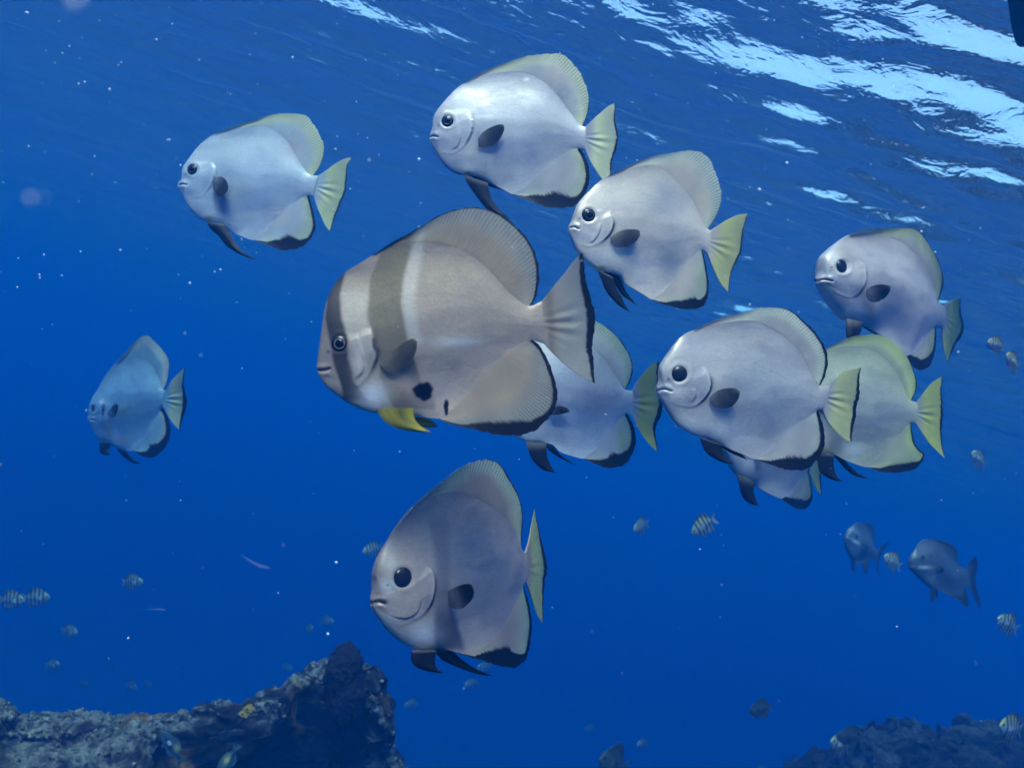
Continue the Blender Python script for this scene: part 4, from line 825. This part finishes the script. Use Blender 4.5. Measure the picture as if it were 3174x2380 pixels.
def build_reef(name, crest, front, label, seed, depth_back, drop, knobs, pale, group=None, rough=1.0):
    """crest: (px, py, depth) along the skyline; front: (px, lean) metres the foot stands out (+) or is undercut (-) per metre down"""
    n, m = 420, 240
    c = np.array(crest, float)
    base = np.array([pix(p[0], p[1]) * p[2] for p in c])
    d = np.r_[0, np.cumsum(np.linalg.norm(np.diff(base, axis=0), axis=1))]
    q = np.linspace(0, d[-1], n)
    C = np.stack([np.interp(q, d, base[:, k]) for k in range(3)], 1)
    pxs = np.interp(q, d, c[:, 0]); lean = np.interp(pxs, [f[0] for f in front], [f[1] for f in front])
    hv = np.array([0, 1.0, 0]); up = np.array([0, 0, 1.0])
    v = np.linspace(-1, 1, m)                       # -1 foot of the front, 0 crest, 1 foot of the back
    fr = np.clip(-v, 0, 1) ** 1.6 * drop; bk = np.clip(v, 0, 1) ** 1.3
    V = C[:, None, :] + up * (-(fr[None, :, None]) - (bk ** 1.8 * drop)[None, :, None]) \
        + hv * (-(lean[:, None] * fr[None, :] + .10 * np.sqrt(np.clip(fr, 0, .2) / .2)[None, :] * np.clip(lean[:, None] + .4, 0, 1)) + (bk * depth_back)[None, :])[..., None]
    P = V + seed
    big = fbm(P * 3.2, 4) - .5; knob = fbm(P * 15, 4, .6) - .5; ridg = 1 - np.abs(2 * fbm(P * 8 + 5, 3) - 1)
    nrm = np.zeros_like(V); nrm[..., 2] = smooth(v, -.9, -.05) * .8 + .25; nrm[..., 1] = np.where(v < 0, -.75, .5); nrm /= np.linalg.norm(nrm, axis=-1, keepdims=True)
    V = V + rough * r0 * (.20 * (fbm(P * 4.5 + 8, 3) - .5) + .10 * (fbm(P * 13 + 3, 3) - .5))[..., None]
    V = V + rough * nrm * (.12 * big + .085 * knob + .05 * (ridg - .8) + .03 * (fbm(P * 45, 3, .6) - .5))[..., None]
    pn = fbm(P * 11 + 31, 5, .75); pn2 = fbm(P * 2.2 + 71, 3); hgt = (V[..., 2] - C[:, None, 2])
    rock_shade = (A(.010, .010, .009) * (1 + 2.2 * smooth(fbm(P * 9 + 11, 4, .7), .45, .75))[..., None]); crust = A(*pale); ochre = A(.22, .13, .035)  # dark tone: shade of the rock face put into the colour
    crust_lit = smooth(pn + .55 * (pn2 - .5) + .9 * np.clip(hgt + .05 + .18 * np.clip(lean, 0, 1)[:, None], -.45, .1) - np.where(lean < .3, .115, .06)[:, None], .43, .60)  # patchy crust; height and lean paint tops as lit, the face as shaded
    col = lerp(rock_shade, crust, crust_lit)
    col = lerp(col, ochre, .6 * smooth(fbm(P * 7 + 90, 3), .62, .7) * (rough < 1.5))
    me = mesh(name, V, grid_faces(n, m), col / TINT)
    root = empty(name, Matrix.Identity(4), label=label, category='rock')
    if group: root['group'] = group
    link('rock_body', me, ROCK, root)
    # crusting coral knobs, far too many to count: one part
    rng = np.random.default_rng(int(seed * 10) + 3)
    base_v, base_f = ico(1)
    VV, FF, CC = [], [], []; k = 0
    prob = ((.03 + crust_lit ** 2) * smooth(hgt, -.07 - .5 * np.clip(lean, 0, 1)[:, None], -.01)).ravel(); prob = prob / prob.sum()
    for idx in rng.choice(prob.size, knobs, p=prob):
        p = V.reshape(-1, 3)[idx]; r = rng.uniform(.0025, .0075) * (2.2 if rng.random() < .06 else 1)
        b = base_v * (r * rng.uniform(.7, 1.3, 3)) * (1 + .30 * rng.standard_normal(len(base_v))[:, None])
        VV.append(b + p - .35 * r * nrm.reshape(-1, 3)[idx]); FF.append(base_f + k); k += len(base_v)
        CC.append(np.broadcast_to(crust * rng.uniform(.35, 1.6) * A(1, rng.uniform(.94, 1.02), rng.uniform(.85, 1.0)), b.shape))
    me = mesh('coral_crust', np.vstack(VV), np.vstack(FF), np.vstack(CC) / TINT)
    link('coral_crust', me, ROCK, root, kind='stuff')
    return root
def ico(sub):
    t = (1 + 5 ** .5) / 2
    v = [(-1, t, 0), (1, t, 0), (-1, -t, 0), (1, -t, 0), (0, -1, t), (0, 1, t), (0, -1, -t), (0, 1, -t), (t, 0, -1), (t, 0, 1), (-t, 0, -1), (-t, 0, 1)]
    f = [(0, 11, 5), (0, 5, 1), (0, 1, 7), (0, 7, 10), (0, 10, 11), (1, 5, 9), (5, 11, 4), (11, 10, 2), (10, 7, 6), (7, 1, 8), (3, 9, 4), (3, 4, 2), (3, 2, 6), (3, 6, 8), (3, 8, 9), (4, 9, 5), (2, 4, 11), (6, 2, 10), (8, 6, 7), (9, 8, 1)]
    v = [np.array(p) / np.linalg.norm(p) for p in v]
    for _ in range(sub):
        mid, nf = {}, []
        def g(a, b):
            key = (min(a, b), max(a, b))
            if key not in mid:
                p = v[a] + v[b]; v.append(p / np.linalg.norm(p)); mid[key] = len(v) - 1
            return mid[key]
        for a, b, c in f:
            x, y, z = g(a, b), g(b, c), g(c, a); nf += [(a, x, z), (b, y, x), (c, z, y), (x, y, z)]
        f = nf
    return np.array(v), np.array(f)
Q = 1.4349                              # the photograph was also read at 2212 pixels width
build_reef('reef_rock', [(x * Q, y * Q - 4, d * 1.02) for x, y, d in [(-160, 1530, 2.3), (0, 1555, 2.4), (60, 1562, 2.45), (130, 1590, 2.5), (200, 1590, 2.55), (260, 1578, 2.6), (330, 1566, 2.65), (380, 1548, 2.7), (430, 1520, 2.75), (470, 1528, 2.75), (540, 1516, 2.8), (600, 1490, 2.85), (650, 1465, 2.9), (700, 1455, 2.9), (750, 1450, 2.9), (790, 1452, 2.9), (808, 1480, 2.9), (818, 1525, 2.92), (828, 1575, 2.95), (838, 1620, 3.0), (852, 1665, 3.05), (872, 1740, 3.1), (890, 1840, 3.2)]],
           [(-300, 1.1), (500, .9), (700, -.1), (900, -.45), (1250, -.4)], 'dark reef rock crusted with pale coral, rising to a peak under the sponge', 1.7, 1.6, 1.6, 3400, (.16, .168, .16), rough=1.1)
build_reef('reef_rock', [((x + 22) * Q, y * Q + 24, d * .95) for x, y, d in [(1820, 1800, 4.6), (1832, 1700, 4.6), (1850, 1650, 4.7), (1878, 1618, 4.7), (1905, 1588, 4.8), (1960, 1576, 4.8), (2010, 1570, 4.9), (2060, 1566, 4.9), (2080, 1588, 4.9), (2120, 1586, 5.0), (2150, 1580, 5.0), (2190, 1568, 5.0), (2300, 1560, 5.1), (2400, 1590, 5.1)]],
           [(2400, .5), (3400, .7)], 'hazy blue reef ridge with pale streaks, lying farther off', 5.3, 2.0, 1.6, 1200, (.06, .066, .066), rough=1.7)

def build_sponge():
    """dark lobed sponge on the crest of the rock"""
    D = 2.86 * 1.02
    base = pix(748 * Q, 1500 * Q) * D
    root = empty('sponge', Matrix.Translation(Vector(base)), label='dark navy lobed sponge standing on the peak of the near reef rock', category='sponge')
    SP = plain('sponge_skin', (.012, .012, .02), .95, .1)
    px = D / FPX * Q
    v, f = ico(4)
    def lobe(name, cx, cy, rx, ry, sd, dy=0):
        p = v * A(rx, (rx + ry) * .45, ry) * px
        p = p * (1 + .45 * (fbm(v * 2.3 + sd, 4) - .5))[:, None] + .035 * (fbm(v * 9 + sd, 3, .7) - .5)[:, None] * v
        p = p + cr * (cx - 748) * px - cu * (cy - 1500) * px + fwd * dy
        link(name, mesh(name, p, f), SP, root)
    lobe('main_lobe', 741, 1450, 37, 58, 3.1); lobe('side_lobe', 774, 1432, 8, 18, 7.7, -.02); lobe('foot', 748, 1505, 40, 58, 9.2, .0)
build_sponge()

# ------------------------------------------------------------------ small fish: one of each kind with its parts, then copies
def copy_tree(o, parent=None):
    c = o.copy(); COL.objects.link(c); c.parent = parent
    for ch in o.children: copy_tree(ch, c)
    return c
BARK = (.012, .014, .022)
SERGEANT = dict(size=84, body=(.30, .34, .36), back=(.46, .45, .13), belly=(.20, .23, .25), fat=.10,
    top=[(0, 50), (6, 40), (14, 32), (26, 24), (40, 20), (54, 22), (68, 30), (78, 40), (84, 44)], bot=[(0, 53), (8, 62), (18, 70), (32, 76), (46, 76), (60, 70), (74, 62), (84, 57)],
    dorsal=([(26, 25), (40, 21), (54, 23), (68, 31), (78, 41)], [(25, 25), (36, 14), (50, 10), (64, 10), (74, 16), (80, 26), (79, 41)]),
    anal=([(50, 74), (60, 69), (74, 61), (79, 58)], [(50, 76), (60, 84), (70, 87), (78, 80), (80, 59)]),
    tail=([(84, 44), (92, 36), (105, 27)], [(105, 27), (98, 40), (95, 50), (98, 60), (105, 73)], [(84, 57), (92, 65), (105, 73)]),
    rims=dict(dorsal_fin=[(0, 0), (1, 0)], anal_fin=[(0, 0), (1, 0)], tail_fin=[(0, 0), (1, 0)]), pectoral=[(29, 46), (36, 42), (43, 46), (42, 54), (35, 58), (29, 54)],
    pelvic=[([(29, 74), (33, 82), (42, 89)], [(36, 75), (38, 82), (42, 89)])], eye=(10, 46, 3.6), pupil=False, gill=[(22, 38), (25, 48), (24, 58), (18, 66)], mouth=[(0, 52), (3, 51.5), (6, 52)],
    pect=(.35, .4, .42), pect_tip=(.4, .45, .46), pelv=(.12, .14, .16), fin=(.12, .14, .17), fin_edge=(.16, .18, .2), tail_col=(.25, .29, .32), fin_t=.1,
    bands=[([(x, 5), (x + 1, 95)], [(x + 7.5, 5), (x + 6, 95)], BARK, .97, 1.0) for x in (20, 35, 50, 64, 77)])
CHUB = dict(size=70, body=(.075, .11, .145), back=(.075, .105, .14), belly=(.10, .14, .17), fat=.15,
    top=[(0, 52), (3, 42), (10, 32), (20, 24), (34, 20), (50, 23), (64, 32), (76, 42), (84, 46)], bot=[(1, 56), (8, 64), (18, 71), (32, 77), (48, 76), (62, 69), (76, 60), (84, 57)],
    dorsal=([(32, 21), (50, 24), (64, 33), (74, 41)], [(31, 21), (42, 15), (54, 15), (66, 18), (74, 27), (76, 41)]), anal=([(52, 74), (62, 68), (74, 61)], [(51, 76), (60, 82), (70, 85), (77, 78), (76, 61)]),
    tail=([(84, 46), (92, 36), (108, 22)], [(108, 22), (103, 36), (98, 50), (103, 66), (110, 82)], [(84, 57), (94, 68), (110, 82)]),
    rims=dict(dorsal_fin=[(0, 0), (1, 0)], anal_fin=[(0, 0), (1, 0)], tail_fin=[(0, 0), (1, 0)]), pectoral=[(27, 52), (36, 49), (42, 53), (38, 59), (28, 58)],
    pelvic=[([(30, 76), (32, 84), (38, 93)], [(38, 77), (38, 84), (38, 93)]), ([(31, 76), (35, 83), (42, 90)], [(39, 77), (40, 84), (42, 90)])],
    eye=(15, 46, 3.6), ring=GREYRING, gill=[(25, 34), (29, 46), (28, 57), (22, 67)], mouth=[(0, 54), (5, 55), (9, 53)], mouth_open=.012,
    pect=(.04, .05, .07), pelv=(.03, .035, .05), fin=(.035, .045, .07), fin_edge=(.04, .05, .07), tail_col=(.03, .04, .065), fin_t=.05,
    blobs=[(16, 53, 8, 2.2, (.62, .66, .68), .85), (8, 38, 10, 3, (.3, .34, .36), .5)])
DAMSEL = dict(SERGEANT, body=(.055, .065, .04), back=(.05, .06, .035), belly=(.06, .065, .045), bands=[], tail_col=(.10, .11, .09), fin=(.04, .045, .04), fin_edge=(.08, .09, .08), fin_t=.05, pect=(.05, .05, .04), pect_tip=(.05, .05, .04), pelv=(.03, .03, .03))
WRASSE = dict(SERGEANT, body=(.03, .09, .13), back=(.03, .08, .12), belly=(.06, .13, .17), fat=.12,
    top=[(0, 50), (8, 44), (20, 38), (40, 35), (60, 38), (76, 44), (84, 46)], bot=[(0, 53), (10, 58), (24, 63), (42, 65), (60, 62), (76, 57), (84, 55)],
    dorsal=([(24, 38), (44, 36), (62, 39), (76, 45)], [(23, 38), (36, 31), (56, 30), (72, 36), (77, 45)]), anal=([(46, 64), (60, 61), (76, 56)], [(45, 64), (58, 69), (72, 66), (77, 56)]),
    tail=([(84, 46), (92, 41), (102, 38)], [(102, 38), (101, 45), (100, 50), (101, 57), (102, 63)], [(84, 55), (92, 60), (102, 63)]), pectoral=[(28, 48), (36, 46), (40, 50), (36, 55), (28, 54)],
    pelvic=[([(29, 63), (33, 68), (38, 71)], [(34, 64), (36, 68), (38, 71)])], eye=(11, 48, 2.6), gill=[(20, 42), (23, 50), (20, 58)], bands=[([(2, 46), (2, 54)], [(84, 46), (84, 54)], (.02, .05, .12), .8, 2.0)],
    tail_col=(.05, .12, .16), fin=(.03, .08, .12), fin_edge=(.06, .13, .16), blobs=[(58, 44, 9, 8, (.4, .42, .08), .7)])
TEMPLATES = {}
def small_fish(kind, name, sp, length, x, y, depth, yaw, tilt=0.0, right=False, label='', group=None, scale=1.0, category='fish', bank=0.0):
    """x, y in the 2212 wide reading; depth in metres; heading left unless right; yaw + turns the head towards the camera"""
    if kind not in TEMPLATES:
        proto = empty(name, Matrix.Identity(4))
        build_fish(dict(sp, wig=.006), Flat(length / 100, (50, 50)), proto, 64, 44)
        TEMPLATES[kind] = [proto, False]
    proto, used = TEMPLATES[kind]
    root = copy_tree(proto) if used else proto
    TEMPLATES[kind][1] = True
    a = R(yaw); sgn = 1 if right else -1
    h = sgn * math.cos(a) * cr - math.sin(a) * fwd
    h = math.cos(R(tilt)) * h + math.sin(R(tilt)) * cu; h /= np.linalg.norm(h)
    u = cu - (cu @ h) * h; u /= np.linalg.norm(u); nn = np.cross(u, h)
    if bank:
        u, nn = math.cos(R(bank)) * u + math.sin(R(bank)) * nn, math.cos(R(bank)) * nn - math.sin(R(bank)) * u
    P = pix(x * Q, y * Q) * depth
    root.matrix_world = Matrix([[h[i] * scale, nn[i] * scale, u[i] * scale, P[i]] for i in range(3)] + [[0, 0, 0, 1]])
    root['label'] = label; root['category'] = category
    if group: root['group'] = group
    return root
OPEN = 'small black-barred fish with yellow back, hanging in open blue water'
LEFTR = 'small faint black-barred fish hovering above the near reef rock'
def sm(x, y, wpx, yaw, tilt=0, right=False, label=OPEN, near=1.0):
    d = near * .17 * 1.05 * (FPX / Q) * max(.35, math.cos(R(yaw))) / wpx
    small_fish('s', 'sergeant_fish', SERGEANT, .17, x, y, d, yaw, tilt, right, label, 'small barred fish around the reef', scale=near)
for a in [(25, 1296, 62, 5, 0, True, 'yellow-backed barred fish trailing close behind its twin in open water'), (78, 1291, 58, -12, 0, True, 'barred fish swimming just ahead of a brighter yellow-backed twin'),
          (286, 1257, 52, 10, 3, True, 'lone yellow-backed barred fish above the short jelly strand'), (150, 1364, 46, 20, 0, True, 'dim yellow-backed fish alone below the barred pair'),
          (1385, 1137, 40, 45, -8, False, 'small turned barred fish below the hidden batfish with the yellow tail'), (1521, 1135, 66, 15, -28, False, 'bright barred fish swimming nose down below the shoal'),
          (2152, 745, 52, 25, 12, False, 'pale faded barred fish beside the tail of the grey-violet batfish', .6), (2187, 782, 54, 35, 30, False, 'dark barred fish, nose up, below a paler one by the grey-violet batfish tail', .6), (2114, 993, 54, 30, 32, False, 'silvery barred fish, nose up, beyond the tail of the yellow-green batfish'),
          (805, 1187, 44, 30, -8, False, 'small black-barred fish close to the forehead of the dusky batfish'),
          (1046, 1441, 36, 20, -5, False, 'small black-barred fish by the pelvic fin tip of the dusky batfish'), (1019, 1476, 34, 25, 0, False, 'small pale barred fish below the black pelvic fins of the dusky batfish'),
          (889, 1521, 32, 30, 0, False, 'small dim barred fish beside the rock peak'), (1928, 1213, 56, 25, 28, False, 'small black-barred fish between the two grey chubs'),
          (2177, 1348, 66, 20, 28, False, 'small black-barred fish swimming below the tail of the larger chub'), (2184, 1572, 80, 30, 18, False, 'black-barred yellow fish in front of the far reef ridge'),
          (1815, 1608, 64, 35, 25, False, 'black-barred fish touching the dusky damselfish at the end of the far ridge'),
          (113, 1437, 42, 15, 12, True, 'brightest yellow-backed fish over the low end of the near rock'), (180, 1475, 28, 20, 0, True, 'tiny faint barred fish alone over the low end of the near rock'),
          (284, 1481, 34, 30, 0, True, 'faint barred fish following close behind a smaller one over the near rock'), (317, 1477, 28, 20, 5, True, 'small faint barred fish leading another over the near rock'),
          (620, 1441, 28, 25, 0, True, 'small barred fish just above the rock slope beside the sponge'), (668, 1358, 24, 50, 15, True, 'small turned barred fish following another in mid water above the sponge'), (706, 1342, 34, 20, 5, True, 'small barred fish leading a turned one in mid water above the sponge'),
          (378, 1441, 18, 30, 0, True, 'barely visible tiny fish far off behind the near rock'), (246, 1441, 20, 10, 0, True, 'barely visible tiny fish far off behind the near rock'),
          (1275, 1571, 26, 30, 0, False, 'very faint barred fish far off in deep blue water'), (1388, 1605, 30, 40, 0, False, 'faint barred fish hovering over the dark rising chub'), (1643, 1660, 26, 35, 0, False, 'very faint barred fish far off in deep blue water')]:
    sm(*a)
BIGCHUB = dict(CHUB, org=(2574, 1550), sc=.3014, center=(1120, 720), depth=4.2, yaw=26, size=620, fat=.105,
    top=[(806, 690), (808, 630), (832, 572), (862, 522), (910, 444), (960, 408), (1010, 397), (1070, 407), (1130, 442), (1180, 502), (1240, 572), (1300, 640), (1350, 690), (1402, 712)],
    bot=[(816, 706), (850, 740), (900, 790), (960, 850), (1020, 898), (1100, 914), (1180, 956), (1250, 980), (1300, 962), (1350, 930), (1428, 878)],
    dorsal=([(1070, 412), (1130, 448), (1180, 506), (1240, 576), (1295, 636)], [(1065, 405), (1160, 415), (1240, 450), (1290, 500), (1312, 560), (1302, 632)]),
    anal=([(1240, 976), (1300, 960), (1350, 928), (1385, 905)], [(1235, 984), (1310, 1030), (1370, 1080), (1410, 1085), (1422, 1040), (1405, 960), (1390, 905)]),
    tail=([(1402, 712), (1430, 640), (1484, 573)], [(1484, 573), (1516, 650), (1502, 750), (1492, 850), (1512, 930), (1536, 1030), (1546, 1118)], [(1428, 878), (1460, 960), (1500, 1050), (1546, 1118)]),
    pectoral=[(1085, 700), (1120, 680), (1170, 700), (1165, 735), (1120, 745), (1088, 730)],
    pelvic=[([(1030, 895), (1030, 980), (1040, 1075)], [(1085, 905), (1075, 985), (1040, 1075)]), ([(1060, 900), (1080, 960), (1110, 1030)], [(1100, 905), (1105, 960), (1110, 1030)])],
    eye=(955, 590, 24), gill=[(1040, 500), (1085, 590), (1090, 680), (1050, 760), (980, 800)], mouth=[(808, 702), (850, 704), (888, 688)], mouth_open=.018,
    blobs=[(960, 690, 70, 18, (.66, .70, .72), .9), (860, 560, 60, 30, (.34, .37, .39), .5), (960, 480, 110, 70, (.22, .25, .27), .5), (1060, 820, 110, 70, (.28, .31, .33), .5), (850, 690, 40, 10, (.4, .43, .45), .6)])
mp = Mapper(BIGCHUB['org'], BIGCHUB['sc'], BIGCHUB['center'], BIGCHUB['depth'], BIGCHUB['yaw'])
build_fish(BIGCHUB, mp, empty('chub', mp.matrix(), label='larger grey chub with white cheek streak, head turned towards us', category='fish', group='grey chubs in open water'), 90, 64)
small_fish('c', 'chub', CHUB, .36, 1866, 1180, 5.6, 36, 24, False, 'smaller fainter chub pointing upward, ahead of the larger chub', 'grey chubs in open water', scale=1.2)
small_fish('d', 'damselfish', DAMSEL, .14, 1325, 1652, 4.2, 50, 30, False, 'large dark fish rising out of the deep water below the shoal', 'dusky damselfish', scale=1.9)
small_fish('c', 'chub', CHUB, .36, 1712, 1672, 5.6, -55, -25, True, 'dim chub swimming up in the deep beside the far ridge', 'grey chubs in open water')
small_fish('d', 'damselfish', DAMSEL, .14, 1643, 1531, 4.6, 15, -6, False, 'dusky olive damselfish swimming in deep open water', 'dusky damselfish')
small_fish('d', 'damselfish', DAMSEL, .14, 1835, 1591, 4.2, 12, 8, False, 'dusky damselfish at the end of the far reef ridge', 'dusky damselfish')
small_fish('d', 'damselfish', DAMSEL, .14, 1938, 1572, 4.8, 60, 70, False, 'dusky fish standing upright on the far reef ridge', 'dusky damselfish')
small_fish('w', 'wrasse', WRASSE, .11, 372, 1612, 2.4, 30, 62, False, 'blue wrasse with yellow patch, nose up against the near rock', 'blue wrasses at the near rock')
small_fish('w', 'wrasse', WRASSE, .11, 490, 1648, 2.45, 30, -58, False, 'dim blue wrasse slanting down along the near rock', 'blue wrasses at the near rock')
small_fish('y', 'yellow_fish', dict(DAMSEL, body=(.55, .38, .05), back=(.5, .35, .05), belly=(.6, .45, .1), fin=(.5, .36, .05), fin_edge=(.5, .36, .05), tail_col=(.5, .38, .06)), .035, 528, 1541, 2.6, 10, 5, False, 'tiny yellow fish beside the dark rock face', 'tiny yellow fish')
small_fish('y', 'yellow_fish', None, .035, 538, 1530, 2.6, 10, 0, False, 'tiny yellow fish just above another by the rock face', 'tiny yellow fish')

# ------------------------------------------------------------------ drifting specks, strands and the hull at the surface
def build_snow():
    rng = np.random.default_rng(21); bv, bf = ico(1); VV, FF = [], []; k = 0
    pts = []
    for x, y in [(215, 45), (262, 135), (58, 28), (372, 52), (338, 86), (170, 182), (183, 177), (237, 194), (135, 115), (366, 302), (62, 316), (249, 394), (390, 357), (410, 612), (575, 355), (260, 540), (522, 517), (476, 582), (150, 100),
                 (430, 130), (540, 118), (632, 125), (718, 12), (790, 130), (832, 118), (725, 322), (770, 220), (794, 298), (1150, 300), (1620, 405), (1640, 410), (1700, 352), (1990, 500), (2020, 545), (2070, 760), (1512, 1186), (930, 300), (905, 345)]:
        pts.append((x, y, rng.uniform(.9, 2.4), rng.uniform(.8, 1.7)))
    for _ in range(430):
        y = 1659 * rng.beta(1.0, 1.9); pts.append((rng.uniform(-150, 2360), y, rng.uniform(.5, 3.4), rng.uniform(.28, .7) * (2.0 if rng.random() < .15 else 1)))
    for x, y, d, s in pts + [(163, 2, .13, 7.0), (66, 428, .17, 4.0), (95, 427, .18, 2.5)]:
        p = pix(x * Q, y * Q) * d; r = .0010 * d * s
        if p[2] > SURFACE_Z - .2: continue
        b = bv * r * rng.uniform(.6, 1.4, 3); VV.append(b + p); FF.append(bf + k); k += len(bv)
    link('marine_snow', mesh('marine_snow', np.vstack(VV), np.vstack(FF)), plain('snow_speck', (.8, .82, .8), .5), kind='stuff', label='fine white specks drifting in the water', category='specks')
build_snow()
def strand(x0, y0, x1, y1, sag, d, rad, label):
    n, k = 26, 8; V = []
    for i in range(n):
        t = i / (n - 1); P = pix((x0 + (x1 - x0) * t) * Q, (y0 + (y1 - y0) * t + sag * math.sin(math.pi * t)) * Q) * d
        r = rad * (math.sin(math.pi * min(1, max(0.02, t))) ** .6) * (.45 + .75 * t)
        for j in range(k):
            a = 2 * math.pi * j / k; V.append(P + r * (math.cos(a) * cu + math.sin(a) * fwd))
    F = [(i * k + j, i * k + (j + 1) % k, (i + 1) * k + (j + 1) % k, (i + 1) * k + j) for i in range(n - 1) for j in range(k)]
    m = STRAND
    link('salp_chain', mesh('salp_chain', np.array(V), np.array(F)), m, label=label, category='plankton', group='drifting strands')
def strand_mat():
    m, n, l, b, o = new_mat('strand_jelly')
    nz = add(n, 'ShaderNodeTexNoise'); nz.inputs['Scale'].default_value = 60
    rp = add(n, 'ShaderNodeValToRGB'); rp.color_ramp.elements[0].color = (.4, .42, .5, 1); rp.color_ramp.elements[1].color = (.75, .75, .8, 1)
    l.new(nz.outputs['Fac'], rp.inputs[0]); l.new(rp.outputs[0], b.inputs['Base Color']); b.inputs['Roughness'].default_value = .3
    tr = add(n, 'ShaderNodeBsdfTransparent'); mx = add(n, 'ShaderNodeMixShader'); mx.inputs[0].default_value = .06
    l.new(tr.outputs[0], mx.inputs[1]); l.new(b.outputs[0], mx.inputs[2]); l.new(mx.outputs[0], o.inputs['Surface'])
    return m
STRAND = strand_mat()
strand(522, 1198, 585, 1227, 6, 1.9, .0055, 'glassy curved jelly strand drifting in open water above the rock')
strand(318, 1316, 360, 1317, -1, 2.4, .0035, 'thin straight jelly strand drifting in open water')

def build_hull():
    """a small boat afloat, of which only the dark flank reaches into the view"""
    def on_surface(x, y, z):
        D = pix(x, y); return D * (z / D[2])
    a, b = on_surface(3196, -60, SURFACE_Z - .03), on_surface(3216, 120, SURFACE_Z - .03)
    beam = a - b; beam[2] = 0; beam /= np.linalg.norm(beam)               # along the flat stern
    ax = np.cross(A(0, 0, 1), beam); ax = ax if ax @ A(1, 0, 0) > 0 else -ax   # stern to bow
    L, B, DR = 2.6, .42, .22; o = b + beam * B; o[2] = SURFACE_Z
    side = np.cross(A(0, 0, 1), ax)
    root = empty('boat', Matrix([[ax[i], side[i], (0, 0, 1)[i], o[i]] for i in range(3)] + [[0, 0, 0, 1]]),
                 label='dark blue boat hull afloat at the bright rippled surface', category='boat')
    n, m = 40, 24
    x = np.linspace(0, 1, n); half = B * np.where(x < .6, .9 + .1 * np.sin(x * 2.6), 1.0 * np.clip(1 - ((x - .6) / .4) ** 2.4, 0, 1)); half[0] *= .96
    ph = np.linspace(0, math.pi, m)
    V = np.stack([np.broadcast_to((x * L)[:, None], (n, m)), half[:, None] * np.sign(np.cos(ph)) * np.abs(np.cos(ph)) ** .7,
                  .28 - (.28 + DR * (1 - .75 * np.clip((x - .7) / .3, 0, 1) ** 2))[:, None] * np.abs(np.sin(ph)) ** .75], -1)
    HM = plain('hull_paint', (.012, .02, .05), .45, .4)
    F = [tuple(f) for f in grid_faces(n, m)]
    me = bpy.data.meshes.new('hull'); me.from_pydata([tuple(v) for v in V.reshape(-1, 3)], [], F + [tuple(range(m))]); me.update()
    link('hull', me, HM, root)
    dk = np.stack([np.concatenate([V[:, 0, 0], V[::-1, -1, 0]]), np.concatenate([V[:, 0, 1], V[::-1, -1, 1]]), np.full(2 * n, .27)], -1)
    F = [(i, i + 1, 2 * n - 2 - i, 2 * n - 1 - i) for i in range(n - 1)]
    link('deck', mesh('deck', dk, F, sm=False), plain('deck_paint', (.35, .36, .36), .6), root)
    K = [(x, y * w, z) for y in (-1, 1) for x, w, z in ((.3, .02, -.19), (1.9, .02, -.19), (1.7, .015, -.30), (.35, .015, -.30))]
    link('keel', mesh('keel', K, [(0, 1, 2, 3), (7, 6, 5, 4), (0, 4, 5, 1), (1, 5, 6, 2), (2, 6, 7, 3), (3, 7, 4, 0)], sm=False), HM, root)
build_hull()
